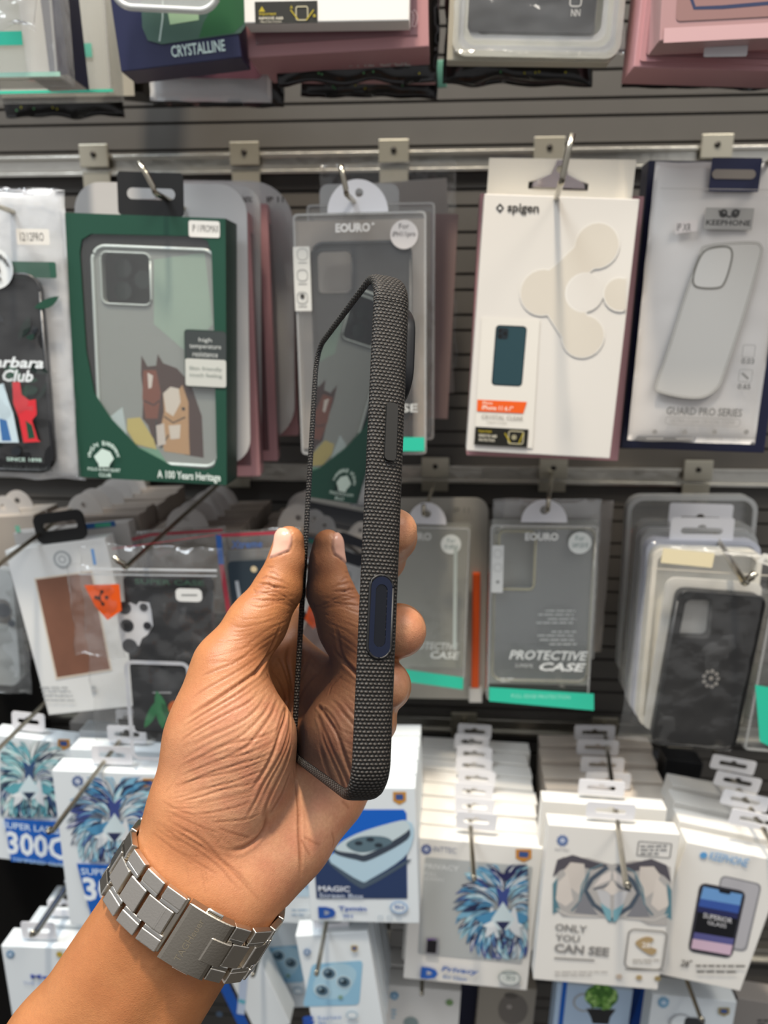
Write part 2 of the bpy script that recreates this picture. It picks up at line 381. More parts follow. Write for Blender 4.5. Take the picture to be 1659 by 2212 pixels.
bm.faces.new(a_); n = len(a_)
for i in range(n): bm.faces.new((a_[i], a_[(i+1) % n], b_[(i+1) % n], b_[i]))
from_bm('screen', bm, gl, phone)
# side parts: outline in (y, z), standing off the right side
def side(name, y0, z0, y1, z1, x0, x1, m, par, r=.01, holes=()):
    o = plate(name, rr(y0, z0, y1, z1, r, 8), [rr(*h, r, 8) for h in holes], x0, x1, m, par)
    for v in o.data.vertices: a, b_, c = v.co; v.co = (b_, a, c)
    return o
def sidehit(px, py):
    r = PI_.to_3x3() @ ray(px, py); o = PI_ @ C0; t = -o.x/r.x; h = o+r*t; return h.y, h.z
bt0 = sidehit(846, 872); bt1 = sidehit(840, 996); yb = (bt0[0]+bt1[0])/2
side('side_button', yb-.0017, bt1[1], yb+.0017, bt0[1], -.0004, .0011, mat('12110f', .6), case, .0012)
c0 = sidehit(824, 1245); c1 = sidehit(819, 1420); yc = (c0[0]+c1[0])/2
cut = side('camera_control_surround', yc-.0031, c1[1], yc+.0031, c0[1], -.0002, .00035, mat('1c2338', .3, .5), phone, .0031, [(yc-.0017, c1[1]+.0028, yc+.0017, c0[1]-.0022)])
side('camera_control', yc-.0016, c1[1]+.0029, yc+.0016, c0[1]-.0023, -.0006, .0001, mat('10131b', .25, .3), cut, .0016)
bm = bmesh.new(); A = rr(yc-.0034, c1[1]-.0003, yc+.0034, c0[1]+.0003, .0034, 8)
rim = tube('cutout_rim', [(.0001, a, b) for a, b in A+A[:1]], .00042, mat('0c0b0b', .5), case, 8)
# camera plateau and lenses on the back
bm = bmesh.new(); A = rr(-PW+.005, PL-.0395, -.0035, PL-.0085, .010, 8)
lv = [[bm.verts.new((a, y, b)) for a, b in rr(-PW+.005+i_, PL-.0395+i_, -.0035-i_, PL-.0085-i_, .010-i_*.5, 8)] for i_, y in ((0, .0110), (0, .0136), (.0005, .0144), (.0014, .0146))]
for j in range(3):
    for i in range(len(A)): k = (i+1) % len(A); bm.faces.new((lv[j][i], lv[j][k], lv[j+1][k], lv[j+1][i]))
bm.faces.new(lv[-1]); plateau = from_bm('camera_plateau', bm, mat('16171a', .38), phone, True)
for lx, lz in ((-.060, .134), (-.060, .117), (-.045, .1255)):
    bm = bmesh.new(); bmesh.ops.create_cone(bm, segments=32, radius1=.0072, radius2=.0068, depth=.002, cap_ends=True, matrix=Matrix.Translation((lx, .0152, lz)) @ Matrix.Rotation(-math.pi/2, 4, 'X'))
    from_bm('camera_lens', bm, mat('0a0b0e', .1, .2), plateau)
WA = (CP(420+.53*100, 1930-.85*100, .2562)-CP(420-.53*100, 1930+.85*100, .2565)).normalized()
WC = CP(421, 1931, .2564); E2 = -(ray(421, 1931)).normalized(); E2 = (E2-WA*E2.dot(WA)).normalized(); E1 = WA.cross(E2)
if E1.dot(RT) < 0: E1 = -E1
ea, eb = .0270, .0197
# ------------------------------------------------------------------ the hand: one continuous surface from rounded limbs
def prim(a, b, k):   # (px,py,depth,radius px)
    return (CP(*a[:3]), a[3]/F*a[2], CP(*b[:3]), b[3]/F*b[2], k)
FA1 = (137, 2332-0, .256, 112); 
chains = [
 # forearm and wrist, two bones side by side
 ([(-120, 2640, .275, 128), (129, 2270, .257, 112), (378, 1896, .2560, 107)], .010),
 ([(-10, 2715, .275, 128), (231, 2332, .257, 112), (466, 1948, .2560, 107)], .010),
 # thumb side
 ([(378, 1896, .2560, 107), (425, 1740, .2580, 92), (450, 1600, .2600, 85), (492, 1440, .2660, 72)], .008),
 ([(492, 1440, .2660, 72), (556, 1345, .2715, 61), (603, 1268, .2765, 50)], .004),
 ([(603, 1268, .2765, 50), (619, 1215, .2775, 39), (624, 1169, .2775, 34)], .003),
 # thenar pad
 ([(500, 1540, .2620, 92), (535, 1600, .2630, 92), (520, 1690, .2640, 95), (470, 1760, .2610, 90)], .010),
 # palm
 ([(466, 1948, .2560, 107), (525, 1900, .2640, 98), (610, 1800, .2750, 100), (690, 1690, .2880, 100), (770, 1590, .2950, 72)], .008),
 ([(440, 1880, .2620, 100), (560, 1760, .2780, 95), (680, 1560, .3000, 84), (745, 1440, .3030, 72)], .010),
 ([(440, 1820, .2660, 90), (540, 1660, .2880, 84), (640, 1460, .3020, 76), (690, 1335, .3020, 66)], .010),
 ([(640, 1700, .2860, 90), (720, 1560, .3000, 80), (770, 1500, .3010, 68)], .008),
 # web between thumb and index
 ([(510, 1500, .2740, 60), (590, 1450, .2920, 50), (660, 1400, .3010, 56)], .007),
 # fingers wrapped behind the phone
 ([(690, 1335, .3020, 64), (820, 1205, .2940, 54), (846, 1160, .2650, 52), (852, 1147, .2400, 50)], .0028),
 ([(745, 1430, .3050, 64), (840, 1370, .2980, 56), (862, 1362, .2660, 55), (866, 1363, .2400, 55)], .0028),
 ([(770, 1500, .3020, 62), (822, 1485, .2920, 52), (834, 1482, .2640, 51), (836, 1480, .2420, 50)], .0028),
 ([(775, 1580, .2960, 56), (800, 1565, .2850, 46), (810, 1560, .2640, 44), (812, 1558, .2460, 42)], .0028),
]
H = .0011
pts_all = []
lo = np.array([1e9]*3); hi = -lo
PR = []
for ch, k in chains:
    for a, b in zip(ch[:-1], ch[1:]):
        P = prim(a, b, k); PR.append(P)
        if a[1] < 2400 or b[1] < 2400:
            for c, r in ((P[0], P[1]), (P[2], P[3])):
                lo = np.minimum(lo, np.array(c)-r-.004); hi = np.maximum(hi, np.array(c)+r+.004)
NX = ((hi-lo)/H).astype(int)+2
gx = [np.float32(lo[i])+np.arange(NX[i], dtype=np.float32)*np.float32(H) for i in range(3)]
field = np.full(NX, .03, np.float32)
for pa, ra, pb, rb, k in PR:
    A = np.array(pa); B = np.array(pb); m = max(ra, rb)+.022
    i0 = np.clip(((np.minimum(A, B)-m-lo)/H).astype(int), 0, NX-1); i1 = np.clip(((np.maximum(A, B)+m-lo)/H).astype(int)+1, 1, NX)
    if (i1 <= i0).any(): continue
    sl_ = tuple(slice(a, b) for a, b in zip(i0, i1))
    X = gx[0][sl_[0]][:, None, None]-A[0]; Y = gx[1][sl_[1]][None, :, None]-A[1]; Z = gx[2][sl_[2]][None, None, :]-A[2]
    D = B-A; L2 = D@D; t = np.clip((X*D[0]+Y*D[1]+Z*D[2])/L2, 0, 1)
    d = np.sqrt((X-t*D[0])**2+(Y-t*D[1])**2+(Z-t*D[2])**2)-(ra+(rb-ra)*t)
    f0 = field[sl_]; h = np.clip(.5+.5*(f0-d)/k, 0, 1)
    field[sl_] = (f0*(1-h)+d*h-k*h*(1-h)).astype(np.float32)
# press the phone into the soft skin (the case stays clear of it)
PIm = np.array(PI_); X = gx[0][:, None, None]; Y = gx[1][None, :, None]; Z = gx[2][None, None, :]
q = [PIm[i][0]*X+PIm[i][1]*Y+PIm[i][2]*Z+PIm[i][3] for i in range(3)]
ax = np.abs(q[0]+PW/2)-(PW/2-.0022); ay = np.abs(q[1]-PT/2)-(PT/2-.0022); az = np.abs(q[2]-PL/2)-(PL/2-.0022)
# phone corners are rounded: shrink at the corners
bxs = np.sqrt(np.maximum(ax, 0)**2+np.maximum(ay, 0)**2+np.maximum(az, 0)**2)+np.minimum(np.maximum(np.maximum(ax, ay), az), 0)-.0022
field = np.maximum(field, .0003-bxs).astype(np.float32); del q, ax, ay, az, bxs
# the bracelet presses lightly into the wrist
X = X-WC.x; Y = Y-WC.y; Z = Z-WC.z
wa = np.abs(X*WA.x+Y*WA.y+Z*WA.z); w1 = np.abs(X*E1.x+Y*E1.y+Z*E1.z); w2_ = np.abs(X*E2.x+Y*E2.y+Z*E2.z)
rho = ((w1/ea)**2.33+(w2_/eb)**2.33)**(1/2.33)
field = np.maximum(field, np.where((wa < .016) & (rho < 1.7), (rho-1)*.021+.0004-np.maximum(0, wa-.0098)*1.6, -1)).astype(np.float32); del wa, w1, w2_, rho, X, Y, Z
def surface_nets(f):
    s = f < 0; nx, ny, nz = f.shape
    c = np.zeros((nx-1, ny-1, nz-1), np.int8)
    for dx in (0, 1):
        for dy in (0, 1):
            for dz in (0, 1): c += s[dx:nx-1+dx, dy:ny-1+dy, dz:nz-1+dz]
    act = (c > 0) & (c < 8); idx = np.full(act.shape, -1, np.int64); I = np.argwhere(act); idx[act] = np.arange(len(I))
    acc = np.zeros((len(I), 3)); cnt = np.zeros(len(I))
    cor = [(a, b, d) for a in (0, 1) for b in (0, 1) for d in (0, 1)]
    for i, ca in enumerate(cor):
        for cb in cor[i+1:]:
            if sum(abs(x-y) for x, y in zip(ca, cb)) != 1: continue
            fa = f[I[:, 0]+ca[0], I[:, 1]+ca[1], I[:, 2]+ca[2]]; fb = f[I[:, 0]+cb[0], I[:, 1]+cb[1], I[:, 2]+cb[2]]
            m = (fa < 0) != (fb < 0); t = np.where(m, fa/(fa-fb+1e-20), 0)
            for ax_ in range(3): acc[:, ax_] += m*(ca[ax_]+t*(cb[ax_]-ca[ax_]))
            cnt += m
    V = I+acc/cnt[:, None]; Q = []
    for ax_ in range(3):
        o = [0, 1, 2]; o.remove(ax_); b, d = o
        a = [slice(1, -1)]*3; a2 = [slice(1, -1)]*3; a[ax_] = slice(0, -1); a2[ax_] = slice(1, None)
        s1 = s[tuple(a)]; s2 = s[tuple(a2)]; E = np.argwhere(s1 != s2)
        base = E.copy(); base[:, b] += 1; base[:, d] += 1
        flip = s1[tuple(E.T)]
        def g(db, dd): k = base.copy(); k[:, b] -= db; k[:, d] -= dd; return idx[tuple(k.T)]
        q_ = np.stack([g(1, 1), g(0, 1), g(0, 0), g(1, 0)], 1)
        if ax_ == 1: flip = ~flip
        q_[~flip] = q_[~flip][:, ::-1]; Q.append(q_)
    return V, np.concatenate(Q)
V, Q = surface_nets(field); V = V*H+lo
# relax the voxel steps
def smooth(V, Q, it, lam=.5):
    E = np.unique(np.sort(np.concatenate([Q[:, [0, 1]], Q[:, [1, 2]], Q[:, [2, 3]], Q[:, [3, 0]]]), 1), axis=0); n = len(V)
    deg = np.bincount(E.ravel(), minlength=n)[:, None]
    for _ in range(it):
        S = np.stack([np.bincount(E[:, 0], V[E[:, 1], i], n)+np.bincount(E[:, 1], V[E[:, 0], i], n) for i in range(3)], 1)
        V = V+lam*(S/np.maximum(deg, 1)-V)
    return V
V = smooth(V, Q, 3)
me = bpy.data.meshes.new('tmp'); me.from_pydata(V.tolist(), [], Q.tolist()); me.update()
to = bpy.data.objects.new('tmp', me); COL.objects.link(to)
md = to.modifiers.new('s', 'SUBSURF'); md.levels = 1; md.render_levels = 1
dg = bpy.context.evaluated_depsgraph_get(); me2 = bpy.data.meshes.new_from_object(to.evaluated_get(dg)); bpy.data.objects.remove(to)
n = len(me2.vertices); V = np.zeros(n*3); me2.vertices.foreach_get('co', V); V = V.reshape(-1, 3)
NR = np.zeros(n*3); me2.vertices.foreach_get('normal', NR); NR = NR.reshape(-1, 3)
fc = np.zeros(len(me2.polygons)*4, np.int64); me2.polygons.foreach_get('vertices', fc); fc = fc.reshape(-1, 4)
# face normals outward?
cen = V.mean(0)
if ((V-np.array(CP(520, 1700, .275)))*NR).sum() < 0: me2.flip_normals(); NR = -NR
bvh = BVHTree.FromPolygons([tuple(v) for v in V], [tuple(x) for x in fc])
disp = np.zeros(n); tint = np.zeros(n)
def onskin(px, py):
    r = ray(px, py).normalized(); h = bvh.ray_cast(C0, r, 1.0); return np.array(h[0]) if h[0] is not None else None
def crease(pts, depth, width, ridge=0, taper=True, tn=1):
    """a fold line over the skin: depth and half width in mm"""
    from math import ceil
    # smooth resample
    P = []
    for i in range(len(pts)-1):
        p0 = pts[max(i-1, 0)]; p1 = pts[i]; p2 = pts[i+1]; p3 = pts[min(i+2, len(pts)-1)]
        L = math.hypot(p2[0]-p1[0], p2[1]-p1[1]); m = max(2, int(L/9))
        for k in range(m):
            t = k/m; P.append(tuple(.5*(2*p1[c]+(-p0[c]+p2[c])*t+(2*p0[c]-5*p1[c]+4*p2[c]-p3[c])*t*t+(-p0[c]+3*p1[c]-3*p2[c]+p3[c])*t**3) for c in (0, 1)))
    P.append(pts[-1]); S = [onskin(*p) for p in P]; k = [i for i, s in enumerate(S) if s is not None]
    if len(k) < 2: return
    if max(p[1] for p in pts) < 1322: depth *= 2.1; tn *= 1.3
    S = [S[i] for i in k]; w = max(width*.00078, .0003); R = w*3.2; A = np.array(S); lo_ = A.min(0)-R; hi_ = A.max(0)+R
    ii = np.where(((V > lo_) & (V < hi_)).all(1))[0]; best = np.full(len(ii), 1.0); tt = np.zeros(len(ii)); X = V[ii]
    for j in range(len(S)-1):
        a, b = A[j], A[j+1]; d = b-a; l = d@d
        if l < 1e-12 or l > .006**2: continue
        t = np.clip(((X-a)@d)/l, 0, 1); q = np.sqrt(((X-a-t[:, None]*d)**2).sum(1)); m = q < best; best[m] = q[m]; tt[m] = (j+t[m])/(len(S)-1)
    tp = np.clip(np.minimum(tt, 1-tt)*5+.12, 0, 1) if taper else 1
    g = np.exp(-(best/w)**2); g2 = np.exp(-((best-1.8*w)/(w*1.1))**2)*(best < R)
    disp[ii] += (-depth*(.00045 if depth < .65 else .00082)*g+ridge*.0005*g2)*tp
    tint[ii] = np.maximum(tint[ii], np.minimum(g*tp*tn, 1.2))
CR = [
 # thenar folds, from the web down the pad (pixel paths on the skin)
 ([(606, 1352), (585, 1402), (556, 1448), (515, 1480), (470, 1510), (430, 1535), (405, 1552)], .8, .75, .25),
 ([(592, 1402), (575, 1425), (548, 1462)], 1.0, .8, .2),
 ([(628, 1395), (620, 1420), (628, 1462), (632, 1500)], .7, .8, .2),
 ([(598, 1412), (612, 1440), (624, 1480), (628, 1520)], .6, .6, .3),
 ([(580, 1448), (598, 1462), (612, 1490), (616, 1520), (604, 1560), (590, 1600)], .6, .6, .3),
 ([(574, 1452), (590, 1480), (600, 1502)], .5, .5, .2),
 ([(618, 1500), (616, 1545), (602, 1585), (588, 1625), (566, 1670), (545, 1705)], .7, .7, .3),
 ([(626, 1520), (624, 1570), (610, 1615), (592, 1650), (570, 1690), (552, 1730), (530, 1770)], .6, .7, .3),
 ([(600, 1510), (585, 1545), (560, 1580), (535, 1610), (510, 1625), (480, 1640)], .55, .7, .25),
 ([(588, 1508), (570, 1540), (548, 1565), (520, 1590), (480, 1610), (440, 1626)], .45, .65, .2),
 ([(575, 1500), (555, 1530), (530, 1553), (495, 1572), (455, 1590), (415, 1612)], .4, .6, .2),
 ([(560, 1490), (540, 1515), (505, 1535), (465, 1555), (420, 1580), (392, 1600)], .4, .6, .2),
 ([(545, 1478), (510, 1502), (470, 1525), (430, 1548), (398, 1570)], .35, .55, .2),
 ([(540, 1412), (505, 1432), (465, 1450), (435, 1462)], .3, .55, .1),
 ([(560, 1418), (520, 1446), (480, 1470), (440, 1492), (412, 1512)], .35, .55, .15),
 ([(606, 1570), (580, 1585), (540, 1598), (500, 1606), (450, 1628), (400, 1652), (384, 1662)], .4, .5, .15),
 ([(604, 1592), (570, 1612), (530, 1628), (480, 1640), (430, 1660), (390, 1676)], .42, .5, .15),
 ([(598, 1618), (560, 1636), (510, 1652), (455, 1670), (400, 1694), (376, 1704)], .5, .55, .2),
 ([(590, 1632), (550, 1650), (500, 1668), (440, 1680), (390, 1694), (372, 1700)], .35, .5, .1),
 ([(586, 1655), (545, 1672), (500, 1690), (450, 1702), (400, 1716)], .4, .5, .15),
 ([(570, 1680), (530, 1696), (480, 1706), (430, 1722), (390, 1732)], .35, .5, .12),
 ([(556, 1705), (515, 1718), (465, 1730), (420, 1740)], .3, .5, .1),
 ([(545, 1730), (505, 1745), (460, 1755), (425, 1760)], .3, .5, .1),
 ([(628, 1560), (622, 1600), (605, 1640), (585, 1680), (570, 1715)], .5, .6, .25),
 ([(628, 1610), (612, 1655), (592, 1700), (575, 1740), (568, 1770)], .6, .8, .3),
 ([(575, 1745), (572, 1780), (552, 1810), (520, 1832), (495, 1836)], .7, 1.1, .3),
 ([(560, 1758), (530, 1770), (490, 1775), (455, 1778)], .35, .5, .1),
 ([(470, 1790), (500, 1800), (540, 1808)], .25, .5, .1),
 # life line and heel of the palm
 ([(634, 1660), (640, 1700), (645, 1750), (645, 1800), (647, 1850), (648, 1890)], .9, .8, .35),
 ([(646, 1810), (660, 1835), (668, 1850)], .4, .5, .1), ([(712, 1795), (718, 1815), (714, 1832)], .3, .5, .1), ([(650, 1805), (672, 1818), (690, 1825)], .25, .5, .1),
 ([(626, 1668), (606, 1720), (580, 1760)], .45, .8, .2),
 ([(735, 1728), (748, 1740), (752, 1748)], .3, .6, .1),
 # wrist folds
 ([(365, 1775), (400, 1795), (440, 1820), (480, 1860), (515, 1890), (545, 1925)], .5, .6, .2),
 ([(370, 1790), (410, 1815), (450, 1840), (490, 1872), (530, 1915), (560, 1948)], .45, .5, .15),
 ([(340, 1775), (380, 1810), (420, 1835), (470, 1870), (500, 1905), (520, 1925)], .3, .45, .1),
 ([(330, 1800), (380, 1838), (430, 1866), (470, 1890)], .3, .45, .1),
 ([(355, 1750), (400, 1772), (440, 1790), (475, 1802)], .28, .4, .1), ([(350, 1730), (385, 1750), (430, 1765)], .25, .4, .1),
 # thumb joint folds
 ([(562, 1252), (575, 1247), (592, 1252), (606, 1260)], .3, .4, .1), ([(556, 1264), (575, 1262), (592, 1268), (602, 1272)], .42, .4, .15),
 ([(550, 1278), (570, 1282), (590, 1279), (608, 1284), (628, 1300)], .3, .4, .1), ([(540, 1294), (570, 1297), (600, 1297), (620, 1294)], .3, .4, .1),
 ([(580, 1236), (592, 1238), (605, 1250)], .2, .35, .05), ([(574, 1224), (592, 1226)], .15, .35, .05), ([(577, 1255), (586, 1266), (580, 1275)], .25, .35, 0),
 ([(645, 1302), (640, 1310), (650, 1318)], .3, .5, .1), ([(628, 1300), (640, 1308)], .3, .45, .1), ([(556, 1286), (548, 1270)], .2, .3, 0),
 # long skin lines along the thumb
 ([(640, 1330), (610, 1345), (580, 1360), (545, 1385), (520, 1405)], .25, .5, .08), ([(632, 1320), (600, 1332), (570, 1345)], .2, .45, .05),
 ([(628, 1345), (600, 1366), (560, 1392), (520, 1425), (480, 1448)], .28, .5, .1), ([(618, 1360), (590, 1384), (555, 1408)], .22, .5, .05),
]
for c in CR: crease(*c)
rn = random.Random(3)
# fine lines between the folds: parallel families interpolated across the pad
fam = [([(612, 1360), (560, 1440), (440, 1530), (392, 1560)], [(606, 1570), (560, 1600), (450, 1640), (384, 1670)]), ([(606, 1575), (540, 1620), (440, 1665), (372, 1700)], [(560, 1750), (500, 1762), (440, 1772), (350, 1760)]),
       ([(545, 1240), (575, 1238), (600, 1246), (620, 1254)], [(532, 1312), (565, 1315), (600, 1312), (640, 1322)]), ([(630, 1318), (580, 1330), (530, 1340), (500, 1330)], [(600, 1390), (555, 1408), (500, 1430), (440, 1440)])]
for A_, B_ in fam:
    for k in range(13):
        t = (k+rn.random())/13; pts = [(a[0]*(1-t)+b[0]*t+rn.uniform(-7, 7), a[1]*(1-t)+b[1]*t+rn.uniform(-6, 6)) for a, b in zip(A_, B_)]
        s0 = rn.random()*.4; pts = pts[(1 if rn.random() < .4 else 0):]; crease(pts, rn.uniform(.1, .22), rn.uniform(.3, .5), .04, True, .45)
for k in range(26):  # crossing wrist mesh
    x = rn.uniform(330, 480); y = 1700+(x-330)*.65+rn.uniform(-20, 110); a = rn.choice([.6, -.9, 1.4, .2]); L = rn.uniform(20, 60)
    crease([(x, y), (x+L*.5*math.cos(a), y+L*.5*math.sin(a)+2), (x+L*math.cos(a), y+L*math.sin(a))], rn.uniform(.1, .2), .35, .03, True, .5)
# muscle and tendon relief
def bump(px, py, R, amt):
    c = onskin(px, py)
    if c is None: return
    d = np.sqrt(((V-c)**2).sum(1)); disp[:] += amt*.001*np.exp(-(d/(R*.001))**2)
for a in [(600, 1640, 9, .6), (545, 1600, 9, .5), (575, 1880, 13, 1.6), (700, 1790, 11, .8), (470, 1440, 9, .6), (455, 1800, 9, -.6), (300, 2160, 12, -.9), (330, 2080, 9, -.7), (250, 2190, 9, .3), (400, 2150, 9, .7), (640, 1300, 5, .3), (585, 1270, 5, .5)]: bump(*a)
for j in range(8): bump(452-24*j, 2010+42*j, 8, -1.0); bump(400-26*j, 2000+42*j, 7, .5)
# thumb nail
NP = [(593, 1146), (603, 1138), (618, 1139), (627, 1146), (632, 1160), (631, 1176), (625, 1190), (608, 1197), (594, 1203), (580, 1206), (588, 1180), (590, 1160)]
nail = np.zeros(n)
d = V-np.array(C0); z = d@np.array(FW); pxx = CX+F*(d@np.array(RT))/z; pyy = CY-F*(d@np.array(UP))/z
facing = ((C0.x-V[:, 0])*NR[:, 0]+(C0.y-V[:, 1])*NR[:, 1]+(C0.z-V[:, 2])*NR[:, 2]) > 0
ins = np.zeros(n, bool); j = len(NP)-1; dm = np.full(n, 1e9)
for i in range(len(NP)):
    xi, yi = NP[i]; xj, yj = NP[j]
    ins ^= ((yi > pyy) != (yj > pyy)) & (pxx < (xj-xi)*(pyy-yi)/(yj-yi+1e-9)+xi)
    dx, dy = xj-xi, yj-yi; t = np.clip(((pxx-xi)*dx+(pyy-yi)*dy)/(dx*dx+dy*dy), 0, 1); dm = np.minimum(dm, np.hypot(pxx-xi-t*dx, pyy-yi-t*dy)); j = i
sd = np.where(ins, dm, -dm); nz_ = (z < .295) & facing
nail = np.where(nz_, np.clip(sd/3+.3, 0, 1), 0); disp += np.where(nz_, .00042*np.clip(sd/3, 0, 1)-.00028*np.exp(-(sd/3)**2), 0)
# colour zones: pink palm, tan forearm and back of the thumb
def zone(c, R): return np.exp(-(((V-np.array(CP(*c)))**2).sum(1))/(R*R))
palm = np.clip(zone((560, 1600, .25), .021)+.9*zone((600, 1800, .262), .024)+.7*zone((700, 1720, .27), .02)+.6*zone((480, 1680, .24), .02)+zone((860, 1360, .238), .012)+zone((850, 1150, .238), .012)+.9*zone((835, 1480, .24), .012)+.45*zone((640, 1180, .27), .008), 0, 1)
V2 = V+NR*disp[:, None]
me2.vertices.foreach_set('co', V2.ravel()); me2.polygons.foreach_set('use_smooth', [True]*len(me2.polygons))
for nm, arr in (('palm', palm), ('fold', tint), ('nail', nail)):
    at = me2.attributes.new(nm, 'FLOAT', 'POINT'); at.data.foreach_set('value', arr.astype(np.float32))
me2.update()
sk = bpy.data.materials.new('skin'); sk.use_nodes = True; nn = sk.node_tree; p = nn.nodes['Principled BSDF']; K = nn.links.new
def attr(s): a = nn.nodes.new('ShaderNodeAttribute'); a.attribute_name = s; return a.outputs['Fac']
def mixc(f, a, b):
    m = nn.nodes.new('ShaderNodeMix'); m.data_type = 'RGBA'
    for i, v in ((0, f), (6, a), (7, b)):
        if isinstance(v, bpy.types.NodeSocket): K(v, m.inputs[i])
        else: m.inputs[i].default_value = v if i == 0 else (*lin(v), 1)
    return m.outputs[2]
def noise_(sc, det=4, lo=.35, hi=.65, vec=None):
    t = nn.nodes.new('ShaderNodeTexCoord'); q = nn.nodes.new('ShaderNodeTexNoise'); q.inputs['Scale'].default_value = sc; q.inputs['Detail'].default_value = det
    K(t.outputs['Object'], q.inputs['Vector']); m = nn.nodes.new('ShaderNodeMapRange'); m.inputs[1].default_value = lo; m.inputs[2].default_value = hi; K(q.outputs[0], m.inputs[0]); return m.outputs[0]
c1_ = mixc(noise_(70), 'b87b4e', 'ad6f45'); c2_ = mixc(noise_(110), 'cf9a77', 'c4876a'); c = mixc(attr('palm'), c1_, c2_)
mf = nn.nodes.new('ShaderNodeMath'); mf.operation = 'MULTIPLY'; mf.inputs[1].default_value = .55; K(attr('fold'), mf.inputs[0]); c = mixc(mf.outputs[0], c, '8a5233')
mf2 = nn.nodes.new('ShaderNodeMath'); mf2.operation = 'MULTIPLY'; mf2.inputs[1].default_value = .2; K(noise_(900, 2), mf2.inputs[0]); c = mixc(mf2.outputs[0], c, '9c6542')
c = mixc(attr('nail'), c, 'e3b09b'); K(c, p.inputs['Base Color'])
rg = nn.nodes.new('ShaderNodeMapRange'); rg.inputs[3].default_value = .44; rg.inputs[4].default_value = .2; K(attr('nail'), rg.inputs[0]); K(rg.outputs[0], p.inputs['Roughness'])
p.inputs['Subsurface Weight'].default_value = .12; p.inputs['Subsurface Radius'].default_value = (.9, .35, .2); p.inputs['Subsurface Scale'].default_value = .003; p.inputs['Specular IOR Level'].default_value = .42
t = nn.nodes.new('ShaderNodeTexCoord'); vo = nn.nodes.new('ShaderNodeTexVoronoi'); vo.inputs['Scale'].default_value = 1300; vo.feature = 'DISTANCE_TO_EDGE'; K(t.outputs['Object'], vo.inputs['Vector'])
q = nn.nodes.new('ShaderNodeTexNoise'); q.inputs['Scale'].default_value = 420; q.inputs['Detail'].default_value = 6; K(t.outputs['Object'], q.inputs['Vector'])
a_ = nn.nodes.new('ShaderNodeMath'); a_.operation = 'MULTIPLY_ADD'; K(vo.outputs[0], a_.inputs[0]); a_.inputs[1].default_value = .7; K(q.outputs[0], a_.inputs[2])
b1 = nn.nodes.new('ShaderNodeBump'); b1.inputs['Distance'].default_value = .00025; b1.inputs['Strength'].default_value = .45; K(a_.outputs[0], b1.inputs['Height']); K(b1.outputs[0], p.inputs['Normal'])
ml = nn.nodes.new('ShaderNodeMapRange'); ml.inputs[3].default_value = .45; ml.inputs[4].default_value = 0; K(attr('nail'), ml.inputs[0]); K(ml.outputs[0], b1.inputs['Strength'])
me2.materials.append(sk); me2.name = 'person'
hand = bpy.data.objects.new('person', me2); COL.objects.link(hand)
tag(hand, 'bare left forearm and hand gripping the phone, thumb along its screen edge, fingers behind', 'person')
# ------------------------------------------------------------------ steel watch bracelet around the wrist
watch = thing('wrist_watch', 'brushed steel watch bracelet with folding clasp, worn around the wrist below the palm', 'watch', Matrix.Translation(WC))
# arc-length table of the oval
TT = np.linspace(-math.pi, math.pi, 2001); ex = np.sign(np.sin(TT))*np.abs(np.sin(TT))**.86*ea; ez = np.sign(np.cos(TT))*np.abs(np.cos(TT))**.86*eb
SS = np.concatenate([[0], np.cumsum(np.hypot(np.diff(ex), np.diff(ez)))]); PER = SS[-1]; SS -= np.interp(0, TT, SS)
def oval(s, off=0):
    s = (s+PER/2) % PER-PER/2; t = np.interp(s, SS, TT); x = np.interp(t, TT, ex); z_ = np.interp(t, TT, ez)
    t2 = np.interp(s+.0004, SS, TT); x2 = np.interp(t2, TT, ex); z2 = np.interp(t2, TT, ez); tn = Vector((x2-x, z2-z_)).normalized(); nr = Vector((-tn.y, tn.x))
    return Vector((x, z_))+nr*off, tn, nr
sbr = mat('dcd5ca', .27, 1, name='brushed_steel', bump=.05, bscale=1500); spo = mat('d8d4cc', .08, 1, name='polished_steel'); scl = mat('b5ada0', .36, 1, name='clasp_steel', bump=.05, bscale=1500)
def link_piece(name, s, ls, a0, a1, th, m, off=0, parent=None):
    """one link: ls along the band, a0..a1 across it"""
    pos, tn, nr = oval(s); bm = bmesh.new(); bm_box(bm, -ls/2, ls/2, a0, a1, off, off+th, .00045, 3)
    for v in bm.verts:
        if v.co.z > off+th*.6: v.co.z -= (v.co.x/ls*2)**2*.00035
    o = from_bm(name, bm, m, parent or watch)
    T3 = E1*tn.x+E2*tn.y; N3 = E1*nr.x+E2*nr.y; c = E1*pos.x+E2*pos.y
    A3 = WA if T3.cross(WA).dot(N3) > 0 else -WA
    mm = Matrix((T3 if T3.cross(WA).dot(N3) > 0 else -T3, WA, N3)).transposed().to_4x4(); mm.translation = c
    for v in o.data.vertices: v.co = mm @ v.co
    return o
pit = .00795; nl = int(PER/pit); th = .0026
s = -pit*.5-.0006; k = 0
while s > -PER*.36:
    link_piece('outer_link', s, pit*.93, .0054, .0096, th, sbr); link_piece('outer_link', s, pit*.93, -.0096, -.0054, th, sbr)
    link_piece('polished_link', s, pit*.9, .0040, .0055, th*.93, spo); link_piece('polished_link', s, pit*.9, -.0055, -.0040, th*.93, spo)
    link_piece('centre_link', s-pit*.42, pit*.93, -.0040, .0040, th, sbr); s -= pit
link_piece('centre_link', -.0041, .0040, -.0040, .0040, th, sbr); link_piece('pin_strip', -.0012, .0022, -.0096, .0096, .0016, scl)
CLS = .0150
